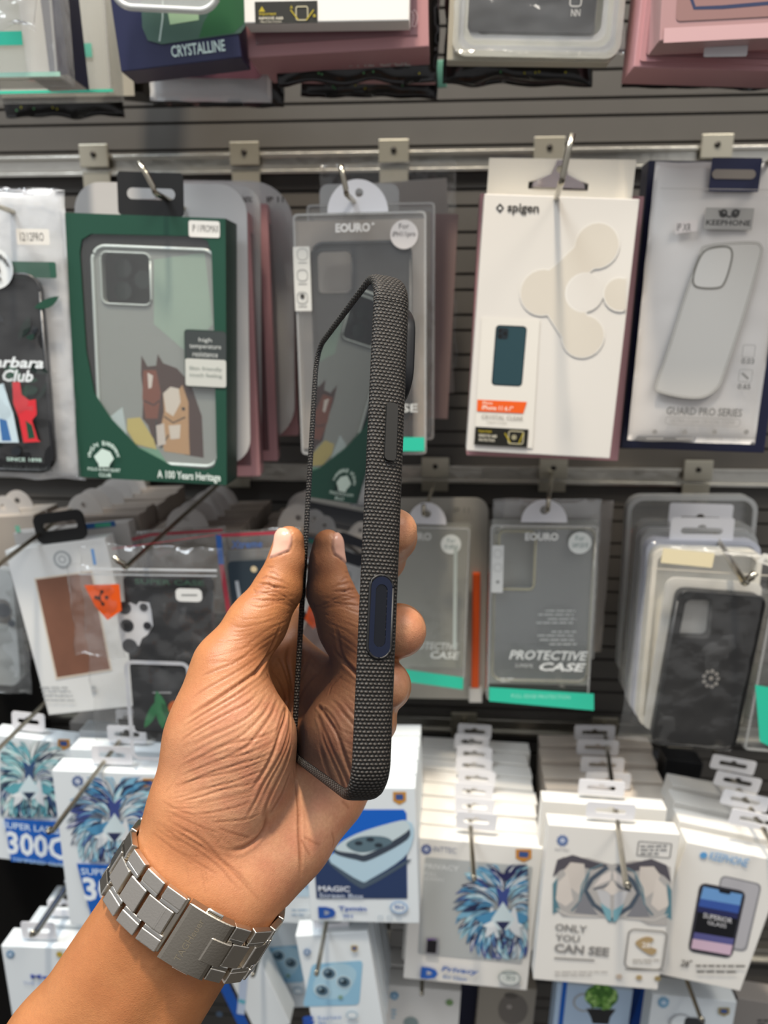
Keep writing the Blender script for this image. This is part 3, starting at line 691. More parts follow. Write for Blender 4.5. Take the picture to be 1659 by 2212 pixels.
def curved(name, s0, s1, a0, a1, o0, o1, m, holes=None):
    bm = bmesh.new(); N = 14; rows = []
    for i in range(N+1):
        s_ = s0+(s1-s0)*i/N; r = []
        for off, a in ((o1, a0+.0003), (o1, a1-.0003), (o1-.0003, a1), (o0, a1), (o0, a0), (o1-.0003, a0)):
            p_, tn, nr = oval(s_, off-(.0003 if i in (0, N) and off == o1 else 0)); r.append(bm.verts.new(E1*p_.x+E2*p_.y+WA*a))
        rows.append(r)
    for i in range(N):
        for j in range(6): bm.faces.new((rows[i][j], rows[i][(j+1) % 6], rows[i+1][(j+1) % 6], rows[i+1][j]))
    bm.faces.new(rows[0]); bm.faces.new(rows[-1][::-1]); return from_bm(name, bm, m, watch)
curved('clasp', 0.0003, CLS, -.0098, .0098, 0, .0031, scl)
curved('clasp_tongue', CLS-.0042, CLS+.0021, -.0041, .0041, .0003, .0034, scl)
curved('push_button', CLS*.38, CLS*.72, .0098, .0108, .0004, .0020, spo); curved('push_button', CLS*.38, CLS*.72, -.0108, -.0098, .0004, .0020, spo)
# engraved maker's name across the clasp
V_, P_ = text_geo('TAGHeuer', .0, 0); tv = []
for v in V_:
    a = -.0074+v[0]*.0148; s_ = .0066-v[1]*.0019; p_, tn, nr = oval(s_, .00318); tv.append(E1*p_.x+E2*p_.y+WA*a)
o = mesh('engraved_name', tv, P_, mat('d9cbb0', .3, 1), watch); o['label'] = 'engraved maker name across the clasp'
s = CLS+pit*.5+.0022
link_piece('outer_link', CLS+.0031, .0058, .0054, .0096, th, sbr); link_piece('outer_link', CLS+.0031, .0058, -.0096, -.0054, th, sbr)
link_piece('polished_link', CLS+.0031, .0056, .0040, .0055, th*.93, spo); link_piece('polished_link', CLS+.0031, .0056, -.0055, -.0040, th*.93, spo)
link_piece('centre_link', CLS+.0055, .0064, -.0040, .0040, th, sbr)
s = CLS+.0062+pit*.5
while s < PER*.36:
    link_piece('outer_link', s, pit*.93, .0054, .0096, th, sbr); link_piece('outer_link', s, pit*.93, -.0096, -.0054, th, sbr)
    link_piece('polished_link', s, pit*.9, .0040, .0055, th*.93, spo); link_piece('polished_link', s, pit*.9, -.0055, -.0040, th*.93, spo)
    link_piece('centre_link', s+pit*.42, pit*.93, -.0040, .0040, th, sbr); s += pit
# watch head on the far side of the wrist
bm = bmesh.new(); R_ = Matrix((E1, WA, -E2 if E1.cross(WA).dot(-E2) > 0 else E2)).transposed().to_4x4()
bmesh.ops.create_cone(bm, segments=48, radius1=.0195, radius2=.0185, depth=.009, cap_ends=True, matrix=Matrix.Translation(-E2*(eb+.0056)) @ R_)
from_bm('watch_head', bm, sbr, watch)
# ------------------------------------------------------------------ printed and clear packaging on the hooks
def vx(x, y0, y1): return 758+(x-758)*(7700-y1)/(7700-y0)
def PB(name, label, cat, bl, br, Y, hp=520, **k):
    s = ((br[1]-bl[1])/(br[0]-bl[0])+.02)*hp
    return Pk(name, label, cat, (vx(bl[0], bl[1], bl[1]-hp)+s, bl[1]-hp), (vx(br[0], br[1], br[1]-hp)+s, br[1]-hp), bl, Y, **k)
def PT_(name, label, cat, tl, tr, hp, Y, **k): return Pk(name, label, cat, tl, tr, (vx(tl[0], tl[1], tl[1]+hp), tl[1]+hp), Y, **k)
white = mat('e9e7e2', .42, name='white_card'); white2 = mat('dcdad6', .5, name='white_card_matt'); cream = mat('eee6d6', .42, name='cream_card')
greige = mat('a39a90', .5, name='greige_card'); pink = mat('c08f93', .42, name='pink_card'); plum = mat('6d4c50', .3, name='plum_window', coat=.3)
dgreen = mat('1d4a3a', .4, name='green_card'); navyc = mat('1c2145', .35, name='navy_card'); blue = mat('1c5fb8', .4, name='blue_ink')
blackg = mat('0c0c0d', .22, name='black_gloss_film', coat=.4); blackm = mat('17181a', .45, name='black_case'); blackt = mat('101112', .55, name='black_tab')
teal = mat('2fc3a3', .45, name='teal_card'); orange = mat('e8590c', .45, name='orange_card'); wtab = mat('e6e6ea', .35, name='white_plastic_tab')
clear = film(.03, 'fbfbfa', .06, .06, .1, 25); clear2 = film(.08, 'f8f8f7', .10, .10, .3, 30); frost = film(.55, 'f0f0ee', .12, .2, .3, 30); crump = film(.03, 'ffffff', .05, .13, .5, 45)
haze = film(.28, 'f2f1ee', .12, .12, .2, 30); wfilm = mat('dfe1e3', .22, name='white_film', bump=.35, bscale=45, coat=.3)
def clearbox(P, t, m=None, rim=True, holes=()):
    """clear plastic tray: thin walled box with a welded rim"""
    w, h = P.w/2, P.h; m = m or clear; bm = bmesh.new(); bm_box(bm, -w, w, 0, t, -h, 0, .0012, 2); o = from_bm('clear_box', bm, m, P.root)
    if rim:
        A = rr(-w, -h, w, 0, .003); B = rr(-w+.0014, -h+.0014, w-.0014, -.0014, .002); plate('rim', A, [B], -.0006, 0.0002, haze, P.root)
    return o
def phonecase(P, x0, y0, x1, y1, y, t, m, cam_=None, name='phone_case', r=22, camm=None, rimm=None, skew=0):
    """moulded case: rounded shell with a real camera opening"""
    a = P.L(x0, y0); b = P.L(x1, y1); ho = []
    if cam_:
        c = P.L(cam_[0], cam_[1]); d = P.L(cam_[2], cam_[3]); ho = [rr(c[0], c[1], d[0], d[1], 14*P.k)]
    o = plate(name, rr(a[0], a[1], b[0], b[1], r*P.k, 8), ho, y, y+t, m, P.root)
    if rimm is not None:
        A = rr(a[0], a[1], b[0], b[1], r*P.k, 8); tube('case_rim', [(p[0], y, p[1]) for p in A+A[:1]], .0013, rimm, P.root, 8)
        if ho: tube('camera_rim', [(p[0], y-.0003, p[1]) for p in ho[0]+ho[0][:1]], .0007, rimm, P.root, 6)
    return o
def lines(a, x0, y0, x1, n, dy, m, w=2.2, seed=1, dash=True):
    q = random.Random(seed)
    for i in range(n):
        x = x0; xe = x0+(x1-x0)*(1 if i < n-1 else .7)
        while x < xe:
            l = q.uniform(8, 22); a.line([(x, y0+i*dy), (min(x+l, xe), y0+i*dy)], w, m); x += l+3
def gear(a, x, y, r, m='3f63a8'):
    for i in range(10):
        t = 2*math.pi*i/10; a.line([(x+r*.72*math.cos(t), y+r*.72*math.sin(t)), (x+r*1.05*math.cos(t), y+r*1.05*math.sin(t))], r*.38, m)
    a.circ(x, y, r*.78, m); a.circ(x, y, r*.42, 'e6ecf4'); a.circ(x, y, r*.2, m)
def crest(a, x, y, w, h, m='c28a35', m2='39558f'):
    a.poly([(x-w/2, y-h/2), (x+w/2, y-h/2), (x+w/2, y+h*.2), (x, y+h/2), (x-w/2, y+h*.2)], m); a.rect(x-w*.3, y-h*.32, x+w*.3, y+h*.12, m2, 2)
def leafp(cx, cy, ang, L, w, bend=0):
    P = []
    for s_ in (1, -1):
        for i in range(7):
            t = i/6 if s_ > 0 else 1-i/6; hw = w*math.sin(math.pi*t)**.8*s_; b = bend*math.sin(t*math.pi*.9)
            P.append((cx+math.cos(ang)*L*t-math.sin(ang)*(hw+b), cy+math.sin(ang)*L*t+math.cos(ang)*(hw+b)))
    return P
def mane(a, cx, cy, R, pal, seed, clip, half=False):
    """stylised mane made of blade-shaped strokes, clipped to its panel"""
    q = random.Random(seed); x0, y0, x1, y1 = clip
    def put(P, m):
        P = [(min(max(p[0], x0), x1), min(max(p[1], y0), y1)) for p in P]
        ar = abs(sum(P[i][0]*P[(i+1) % len(P)][1]-P[(i+1) % len(P)][0]*P[i][1] for i in range(len(P))))
        if ar > 8: a.poly(P, m)
    for ringr, n, L, w in ((1.05, 30, .5, .055), (.9, 34, .5, .05), (.72, 32, .45, .045), (.56, 26, .4, .035), (.42, 20, .32, .03)):
        for i in range(n):
            t = 2*math.pi*(i+q.uniform(-.3, .3))/n; r = R*ringr*.55; sw = q.uniform(.25, .6)*(1 if math.cos(t) > 0 else -1)
            bx = cx+math.cos(t)*r*.66; by = cy+math.sin(t)*r*.84; bd = -sw*R*.16
            put(leafp(bx, by, t+sw, R*L, R*w*q.uniform(.7, 1.4), bd), q.choice(pal))
            put(leafp(bx, by, t+sw, R*L*.9, R*w*.3, bd+R*w*.3), q.choice(['f1f3f3', 'dfe6ea', pal[0], '3a4258']))
    for s_ in (-1, 1):
        put(leafp(cx, cy-R*.05, math.pi/2+s_*1.35, R*.52, R*.1, s_*-.10*R), pal[1]); put(leafp(cx, cy+R*.02, math.pi/2+s_*1.1, R*.42, R*.055, s_*-.08*R), 'e8eef0')
        put(leafp(cx+s_*R*.12, cy-R*.45, math.pi/2+s_*.3, R*.5, R*.07, s_*.05*R), pal[2]); put(leafp(cx+s_*R*.2, cy-R*.1, math.pi/2-s_*.25, R*.55, R*.09, s_*.1*R), 'dadfe3')
    a.poly([(cx, cy-R*.18), (cx+R*.2, cy+R*.12), (cx+R*.08, cy+R*.3), (cx-R*.08, cy+R*.3), (cx-R*.2, cy+R*.12)], 'cfe0e6')
    a.poly([(cx-R*.13, cy+R*.16), (cx+R*.13, cy+R*.16), (cx, cy+R*.32)], pal[3]); a.line([(cx, cy+R*.3), (cx, cy+R*.42), (cx-R*.15, cy+R*.48)], R*.03, pal[3]); a.line([(cx, cy+R*.42), (cx+R*.15, cy+R*.48)], R*.03, pal[3])
BLU = ['7fb3cf', '4f8fb8', '3f4f8f', '2d3358', '9cc9d8', 'b9c4cc', '6a7688']
TEA = ['8fc6cc', '5fa7b4', '35507a', '2b3a52', 'b5dcdc', 'c8d2d2', '77929a']
GRY = ['8d979e', '5f7f8c', '4c5361', '3a3c44', 'aab7bd', 'd8d4d0', '777c84']
# ---- second row -------------------------------------------------------------
P = PT_('phone_case_package', 'white zip pouch with a black polo club phone case, left of the green horse box', 'package', (-158, 405), (134, 408), 625, .47)
pillow('pouch', P.w, P.h, .004, wfilm, P.root, cr=.002, seed=1, y=.003)
a = P.art(-.0034)
phonecase(P, -98, 592, 128, 1015, -.006, .0045, blackm, None, r=34, rimm=mat('1b1c1f', .3))
a = P.art(-.0062)
a.rect(-112, 566, 132, 600, '2c5a49', 4)
q = random.Random(4)
for i in range(40):
    x = q.uniform(-85, 95); y = q.uniform(640, 985); a.poly(leafp(x, y, q.uniform(0, 6), q.uniform(20, 60), q.uniform(5, 12), 4), q.choice(['17362c', '1c4a38', '20262c', '12241f']) if q.random() < .9 else '2e6a52')
a.text('Santa Barbara', -118, 768, 108, 792, 'e6ecee', .03, .3); a.text('Polo Club', -55, 796, 86, 822, 'e6ecee', .03, .3)
a.poly([(42, 823), (58, 823), (62, 850), (78, 862), (92, 860), (94, 892), (84, 905), (96, 945), (102, 950), (66, 952), (56, 900), (44, 868)], 'd8303a'); a.poly([(70, 905), (84, 915), (90, 942), (76, 944)], '1c4a38')
a.poly([(8, 830), (24, 826), (34, 862), (44, 890), (56, 952), (12, 952), (4, 900), (14, 872)], 'c9dde6'); a.poly([(14, 900), (30, 905), (40, 948), (20, 948)], '3d6ea8')
a.text('SINCE 1898', 30, 984, 104, 992, 'bcd6cc'); a.text('SANTA BARBARA', 22, 1002, 128, 1012, '3b3f40')
a.rect(52, 498, 122, 532, 'e2dfd8', 4); a.text('12/12PRO', 60, 506, 110, 524, '3a3836', .0)
a.circ(4, 582, 42, 'e4e8e8')
for i in range(14):
    t = math.pi*(-.95+.9*i/13); a.text('SANTA BARBARA '[i] if i < 13 else 'A', 4+33*math.cos(t)-4, 586+33*math.sin(t)-5, 4+33*math.cos(t)+3, 586+33*math.sin(t)+5, '25282a') if 'SANTA BARBARA '[i] != ' ' else 0
a.text('CLUB', -12, 600, 22, 608, '25282a'); a.poly([(-6, 560), (10, 556), (14, 572), (20, 590), (4, 584), (-8, 592), (-4, 574)], '25282a')
a.done()
pillow('clear_front', P.w*.985, P.h*.98, .006, crump, P.root, cr=.003, seed=11, y=-.0022, back=.0)
P.tab(10, 418, 120, 18, wtab, sw=.02)
# green horse box
P = Pk('phone_case_box', 'dark green window box with two horse heads on the case, black hang tab above', 'box', (140, 459), (487, 472), (186, 1031), .47)
t_ = .026; w_, h_ = P.w/2, P.h
Lw = P.L(172, 505); 
win = [P.L(*p) for p in [(196, 505), (425, 510), (448, 520), (457, 545), (462, 712), (468, 990), (462, 1010), (440, 1016), (370, 1005), (300, 968), (240, 905), (204, 850), (186, 760), (172, 545), (176, 518)]]
plate('front_panel', rr(-w_, -h_, w_, 0, .0008, 2), [win], 0, .0007, dgreen, P.root)
bm = bmesh.new(); bm_box(bm, -w_, w_, t_-.001, t_, -h_, 0, 0); bm_box(bm, -w_, -w_+.0006, .0006, t_, -h_, 0, 0); bm_box(bm, w_-.0006, w_, .0006, t_, -h_, 0, 0); bm_box(bm, -w_, w_, .0006, t_, -.0006, 0, 0); bm_box(bm, -w_, w_, .0006, t_, -h_, -h_+.0006, 0)
from_bm('box_body', bm, mat('17322a', .45), P.root)
plate('window_film', win, [], .0009, .0012, clear, P.root)
phonecase(P, 196, 530, 470, 1010, .0020, .006, mat('a3a9a6', .28, coat=.6), (214, 543, 325, 660), r=30, rimm=mat('b9c3c0', .15, coat=.5))
a = P.art(.00195, .000008)
a.poly([(330, 560), (440, 545), (458, 700), (400, 760), (330, 700)], 'a9c0b2')
a.poly([(303, 768), (316, 792), (335, 790), (338, 765), (350, 785), (380, 796), (410, 830), (434, 900), (438, 990), (400, 984), (330, 960), (318, 920), (305, 905), (307, 850), (302, 810)], '4a2d24')
a.poly([(307, 800), (335, 800), (345, 850), (338, 905), (312, 905), (305, 860)], '8b4a32'); a.poly([(316, 805), (328, 812), (325, 838), (318, 840)], 'ece4dc'); a.line([(308, 866), (330, 876), (342, 866)], 3, '1f1a1a')
a.poly([(350, 850), (366, 838), (384, 842), (392, 832), (405, 870), (406, 940), (408, 984), (352, 976), (344, 930), (352, 890)], 'd0a678'); a.poly([(350, 850), (366, 836), (384, 840), (388, 870), (372, 900), (356, 890)], 'efe6da')
a.line([(352, 900), (372, 914), (398, 902)], 3, '2a2320'); a.line([(336, 910), (332, 950), (345, 970), (362, 940)], 3, '26302b'); a.circ(394, 884, 4, '2b211c'); a.poly([(362, 920), (388, 918), (386, 948), (366, 950)], 'efe6da'); a.poly([(335, 920), (352, 915), (356, 960), (338, 965)], 'e6ded6')
a.poly([(272, 905), (300, 902), (330, 950), (336, 972), (290, 960), (272, 930)], 'd8c878'); a.poly([(236, 900), (262, 880), (272, 940), (250, 930)], 'cfe0e2'); a.poly([(275, 965), (340, 972), (360, 1004), (320, 990)], '7fb59a')
a.done('case_print')
for i, (x, y) in enumerate(((240, 575), (240, 625), (285, 600))): cc = P.L(x, y); plate('lens_recess', circ(cc[0], cc[1], 20*P.k), [], .018, .019, mat('24443c', .15, coat=.7), P.root)
a = P.art()
a.rect(408, 477, 475, 513, 'e8e6e0', 5); a.text('IP 11PROMAX', 416, 486, 473, 502, '33312f', 0)
a.rect(399, 713, 489, 837, '30403a', 8); a.rect(401, 716, 489, 776, '3e4444', 8); a.rect(401, 776, 489, 835, 'c9cbc4', 5)
for i, s_ in enumerate(('high', 'temperature', 'resistance')): a.text(s_, 444-(14, 34, 27)[i], 730+i*15, 444+(14, 34, 27)[i], 741+i*15, 'd4d8d4', 0)
a.text('Skin friendly', 410, 792, 480, 802, '8b9690', 0); a.text('touch feeling', 410, 806, 480, 816, '8b9690', 0)
for i, ch in enumerate('SANTA BARBARA'):
    if ch == ' ': continue
    t = math.pi*(-.93+.86*i/12); a.text(ch, 226+32*math.cos(t)-4, 990+32*math.sin(t)-6, 226+32*math.cos(t)+3, 990+32*math.sin(t)+4, 'cfe3da')
a.poly([(205, 985), (222, 968), (240, 975), (248, 990), (238, 1004), (222, 1000), (212, 998)], 'cfe3da'); a.poly([(212, 990), (240, 992), (238, 1008), (216, 1008)], 'cfe3da')
a.text('POLO & RACQUET', 192, 1010, 262, 1018, 'cfe3da'); a.text('CLUB', 216, 1021, 242, 1029, 'cfe3da'); a.text('A 100 Years Heritage', 342, 1018, 478, 1040, 'e2ece6', .02)
a.done()
c = P.L(322, 418); k_ = P.k; w2, h2 = 71*k_, 43*k_
plate('hang_tab', rr(c[0]-w2, c[1]-h2*1.0, c[0]+w2, c[1]+h2, 8*k_), [rr(P.L(270, 403)[0], P.L(270, 403)[1], P.L(376, 432)[0], P.L(376, 432)[1], 14*k_)], .002, .0028, blackt, P.root)
# pouches behind it
for i, (tl, tr, hp, Y, lab, R_) in enumerate([((157, 392), (532, 398), 600, .502, 'white zip pouch with rounded top directly behind the green horse box', 60), ((215, 392), (562, 400), 590, .535, 'clear pouch with rounded shoulders holding the nearest pink box, behind the white pouch', 45), ((265, 388), (634, 392), 560, .575, 'rearmost tall clear pouch with a broad rounded top behind the pink boxes', 90)]):
    P = PT_('zip_pouch', lab, 'pouch', tl, tr, hp, Y, group='zip pouches on the horse box hook')
    plate('pouch', rr(-P.w/2, -P.h, P.w/2, 0, R_*P.k, 10), [slot(.028, .005, -.012)], 0, .0016, mat('d9d9da', .3, coat=.2) if i == 0 else frost, P.root)
    if i:
        a = P.art(); x = (545, 612)[i-1]; a.text('MAGNETIC' if i == 1 else 'IP 11', x-36, 425, x, 437, '3f3b3b'); a.done()
for i, (x1, y0, y1, Y, yaw, lab) in enumerate([(550, 458, 1032, .515, 6, 'pink card box with a dark plum window, nearest behind the green horse box'), (590, 440, 1000, .548, 7, 'pink card box second behind the green horse box, leaning right'), (640, 452, 945, .588, 7, 'rearmost pink card box of the three behind the horse box')]):
    P = Pk('phone_case_box', lab, 'box', (x1-300, y0), (x1-12, y0), (vx(x1-300, y0, y1)+16, y1), Y, group='pink boxes behind the horse box', yaw=yaw)
    t_ = .020; bm = bmesh.new(); bm_box(bm, -P.w/2, P.w/2, 0, t_, -P.h, 0, .0008); from_bm('box_body', bm, pink, P.root)
    box('window', -P.w/2+.008, P.w/2-.006, -.0004, .0001, -P.h+.008, -.03, plum, P.root, 0)
    box('side_window', P.w/2-.0001, P.w/2+.0003, .003, t_-.003, -P.h+.008, -.012, plum, P.root, 0)
hook('steel hook with upturned tip through the black tab of the green horse box', (334, 416), .452, 1, up=.016, upx=-.0075, rise=.02, clip=(535, 350))
# clear box with the black case
P = Pk('phone_case_package', 'clear plastic box with a matt black phone case, right behind the held phone', 'package', (632, 462), (921, 455), (664, 982), .49)
clearbox(P, .020, clear2)
a = P.art(.0185); a.rect(634, 466, 919, 978, 'c4bab0', 4); a.done('backing_card')
phonecase(P, 672, 526, 888, 968, .0025, .009, blackm, (680, 541, 761, 632), r=26, rimm=mat('1a1a1b', .4))
a = P.art(-.001)
a.text('EOURO', 725, 482, 800, 502, 'ece9e4', .045); a.circ(806, 484, 2.5, 'ece9e4'); a.circ(873, 507, 30, 'dcd6d2'); a.text('For', 862, 483, 884, 495, '6a6463', .01); a.text('iPH11pro', 848, 500, 898, 515, '6a6463', .01)
a.rect(636, 533, 672, 672, 'd3d3ce', 2)
for y in (552, 597, 645): a.ring(643, y-14, 665, y+10, 9, 2, 'a4a5a2'); a.line([(645, y+16), (664, y+16)], 2, 'a4a5a2')
a.circ(654, 640, 5, '3b3937'); a.rect(700, 944, 917, 974, teal, 1); a.text('CASE', 820, 872, 902, 890, 'c9cac6', .02)
a.done()
c = P.L(772, 458); R_ = 66*P.k
plate('hang_tab', [(c[0]+R_*math.cos(math.pi*i/20), c[1]+R_*1.02*math.sin(math.pi*i/20)) for i in range(21)], [circ(P.L(775, 415)[0], P.L(775, 415)[1], 9*P.k, 14)], .002, .0028, wtab, P.root)
for i, (tl, tr, y1, Y, m, lab, R_) in enumerate([((662, 442), (940, 436), 950, .522, clear2, 'clear box second on its hook, behind the black case box', 3), ((690, 398), (862, 396), 620, .535, frost, 'small frosted white hang card behind the round white tab', 18), ((700, 455), (990, 462), 895, .565, mat('a08a88', .45), 'dusty pink box at the back, right of the clear black case box', 3), ((742, 400), (965, 384), 860, .60, mat('b5b0aa', .4, bump=.2), 'grey slanted bag behind the round white hang tab', 3), ((690, 356), (985, 345), 800, .62, crump, 'loose clear bag furthest back above the black case box', 10)]):
    P = PT_('phone_case_package', lab, 'package', tl, tr, y1-tl[1], Y, group='packages behind the black case box')
    if i == 4: pillow('clear_bag', P.w, P.h, .004, m, P.root, cr=.004, seed=i)
    elif i == 0: clearbox(P, .018, m); box('inner_card', -P.w/2+.003, P.w/2-.003, .012, .0135, -P.h+.003, -.004, greige, P.root, 0)
    elif i == 1: plate('hang_card', rr(-P.w/2, -P.h, P.w/2, 0, R_*P.k), [slot(.026, .0045, -.010)], 0, .001, m, P.root)
    else: P.body(.014 if i == 2 else .004, m)
hook('steel hook with upturned tip through the round white tab of the clear black case box', (748, 418), .468, 1, up=.015, upx=-.003, rise=.02, clip=(852, 340))
# cream and white box with molecule print
P = Pk('phone_case_box', 'tall cream white box with cream molecule print and orange flag', 'box', (1047, 418), (1382, 430), (1010, 974), .49)
P.body(.017, mat('dedad3', .45, name='white_card_warm'))
c0_ = P.L(1056, 330); c1_ = P.L(1378, 334)
hh = P.L(1215, 388)
plate('back_flap', [(-P.w/2+.002, -.004), (P.w/2-.001, -.004), (P.w/2-.001, c1_[1]*1.02), (-P.w/2+.002, c0_[1]*1.02)], [[(hh[0]-.018, hh[1]-.003), (hh[0]+.018, hh[1]-.003), (hh[0]+.018, hh[1]+.001), (hh[0]+.006, hh[1]+.004), (hh[0]+.002, hh[1]+.013), (hh[0]-.002, hh[1]+.013), (hh[0]-.006, hh[1]+.004), (hh[0]-.018, hh[1]+.001)]], .0160, .0168, cream, P.root)
plate('hang_tab', [(hh[0]-.016, hh[1]-.002), (hh[0]-.015, hh[1]+.001), (hh[0]-.005, hh[1]+.0055), (hh[0]-.002, hh[1]+.0135), (hh[0]+.002, hh[1]+.0135), (hh[0]+.005, hh[1]+.0055), (hh[0]+.015, hh[1]+.001), (hh[0]+.016, hh[1]-.002)], [circ(hh[0], hh[1]+.0085, .0022, 12)], .0148, .0158, film(.4, 'd8cfd0', .3, .1, 0, 40, 'b9a9ab'), P.root)
a = P.art()
a.poly([(1080, 439), (1089, 449), (1080, 460), (1071, 449)], '3b3a39'); a.poly([(1080, 446), (1084, 450), (1080, 454), (1076, 450)], 'e9e7e2'); a.text('spigen', 1096, 440, 1164, 464, '3b3a39', .025)
cr_ = mat('d6cfc2', .4); ed = 'e6e3dc'
def blob(m, g):
    a.circ(1289, 531, 47+g, m); a.circ(1172, 632, 49+g, m); a.circ(1259, 727, 46+g, m); a.line([(1175, 630), (1215, 600), (1245, 572), (1285, 535)], 62+2*g, m); a.line([(1178, 636), (1205, 650), (1222, 675), (1252, 722)], 70+2*g, m); a.circ(1215, 622, 35+g, m)
a.st = .000006; blob(ed, 2.5); blob(cr_, 0); a.circ(1262, 632, 43, ed); a.circ(1264, 632, 41, 'dedad3')
a.poly([(1352+.5, 598)]+[(1338+36*math.cos(t), 636+38*math.sin(t)) for t in [math.radians(d) for d in range(-70, -291, -20)]]+[(1350, 674)], ed); a.poly([(1352, 600)]+[(1338+33*math.cos(t), 636+35*math.sin(t)) for t in [math.radians(d) for d in range(-70, -291, -20)]]+[(1350, 672)], cr_)
a.st = .00004
a.quad((1041, 685), (1166, 690), (1150, 968), (1024, 960), 'e3dfd6')
a.rect(1066, 703, 1133, 834, '16262c', 9); a.rect(1069, 706, 1131, 831, '24434b', 7); a.rect(1074, 708, 1098, 733, '18242a', 6); [a.circ(x, y, 4.5, '0b0d10') for x, y in ((1080, 714), (1080, 726), (1091, 720))]
a.quad((1031, 863), (1138, 868), (1130, 893), (1030, 888), 'ec5f17'); a.text('iPhone', 1042, 867, 1064, 873, 'f6d9c4'); a.text('iPhone 11 6.1"', 1041, 876, 1108, 886, 'f6e2d2'); a.text('CRYSTAL CLEAR', 1040, 897, 1130, 906, '9a958b', 0); a.text('Liquid Crystal', 1052, 909, 1094, 915, 'a9a499', 0)
a.rect(1025, 924, 1140, 963, '17160f'); a.text('Important', 1034, 928, 1062, 935, 'b3a11f'); a.text('REMOVE A&B', 1034, 938, 1073, 944, 'd8d2c0'); a.text('PROTECTION', 1034, 947, 1068, 953, 'd8d2c0'); a.ring(1098, 931, 1130, 958, 5, 2.5, 'b9b294'); a.line([(1090, 935), (1102, 956)], 2.5, 'b3a11f'); a.line([(1130, 935), (1120, 958)], 2.5, 'b3a11f'); a.circ(1110, 944, 6, '9a9478')
a.done()
P = PT_('phone_case_box', 'pink card box directly behind the cream molecule box', 'box', (1038, 418), (1392, 424), 566, .512); P.body(.02, pink)
box('side_window', P.w/2-.0001, P.w/2+.0003, .003, .017, -P.h+.008, -.01, plum, P.root, 0)
hook('steel hook with upturned tip above the cream molecule box', (1214, 392), .442, 1, up=.023, r=.0017, upx=.004, rise=.02, clip=(1183, 325))
# white zip pouch with clear case drawing
P = Pk('phone_case_package', 'white translucent pouch with a drawn clear case and navy tab, at the right edge', 'package', (1420, 346), (1722, 350), (1363, 953), .50)
pillow('pouch', P.w, P.h, .004, mat('d5d1cd', .3, name='pearl_film', coat=.25, bump=.15, bscale=18), P.root, cr=.0007, seed=5, y=.004)
a = P.art(-.0018)
a.rect(1532, 342, 1640, 415, navyc, 3); a.line([(1425, 408), (1720, 412)], 1.5, 'b9b5b0'); a.rect(1520, 450, 1624, 497, 'a5a39f'); a.text('KEEPHONE', 1523, 476, 1619, 488, '3c3b3a', .02)
for x in (1560, 1586): a.circ(x, 462, 9, '3c3b3a'); a.circ(x+1, 461, 3, 'a5a39f')
a.line([(1550, 456), (1573, 470), (1596, 456)], 3, '3c3b3a')
a.quad((1458, 482), (1504, 475), (1502, 500), (1455, 506), 'd8d0cc'); a.text('IP XR', 1460, 484, 1490, 500, '4a4543', 0)
def smoothc(p, n=5):
    out = []; m = len(p)
    for i in range(m):
        a0, a1, a2, a3 = p[i-1], p[i], p[(i+1) % m], p[(i+2) % m]
        for k in range(n): t = k/n; out.append(tuple(.5*(2*a1[c]+(-a0[c]+a2[c])*t+(2*a0[c]-5*a1[c]+4*a2[c]-a3[c])*t*t+(-a0[c]+3*a1[c]-3*a2[c]+a3[c])*t**3) for c in (0, 1)))
    return out
oc = smoothc([(1528, 532), (1620, 525), (1640, 534), (1638, 560), (1600, 690), (1563, 800), (1548, 835), (1520, 856), (1480, 858), (1424, 846), (1416, 830), (1440, 760), (1478, 640), (1510, 552)])
a.poly(oc, 'c9c6c0'); a.line(oc, 5, '8b877e', True); a.line(oc, 2, 'd9d6d0', True)
ic = smoothc([(1530, 538), (1566, 534), (1578, 546), (1574, 575), (1562, 610), (1548, 622), (1510, 622), (1495, 612), (1498, 585), (1512, 552)]); a.poly(ic, 'd2cfc9'); a.line(ic, 4, '77746c', True)
a.text('GUARD PRO SERIES', 1437, 880, 1600, 897, '6e6b68', .015); a.ring(1434, 902, 1596, 918, 8, 1.5, '9b9894'); a.text('ULTRA-CLEAR CRYSTAL CLEAR', 1446, 906, 1585, 914, '9b9894', 0)
for i, x in enumerate((1412, 1476, 1540, 1608)): a.circ(x, 932, 6, '8d8a86'); a.line([(x-18, 946), (x+18, 946)], 3, 'a5a29e')
a.ring(1600, 745, 1626, 772, 3, 1.5, '9b9894'); a.text('0.03', 1597, 774, 1625, 786, '6e6b68'); a.ring(1592, 798, 1620, 824, 3, 1.5, '9b9894'); a.text('0.65', 1589, 828, 1617, 840, '6e6b68'); a.line([(1598, 805), (1612, 818)], 5, '85827e')
a.done()
c = P.L(1582, 378); plate('hang_slot', rr(c[0]-.0125, c[1]-.0026, c[0]+.0125, c[1]+.0026, .0026), [], -.0024, -.0022, mat('8d857c', .4), P.root)
P = PT_('phone_case_box', 'navy blue box behind the white pouch at the right edge', 'box', (1402, 346), (1740, 350), 622, .53); P.body(.018, navyc)
hook('long steel hook at the right, passing through the navy tab of the white pouch', (1800, 250), .40, 1, up=.01, clip=(1540, 312))
hook('steel hook at the upper left carrying the polo club pouch', (-20, 440), .44, 1, up=.012, clip=(215, 355))
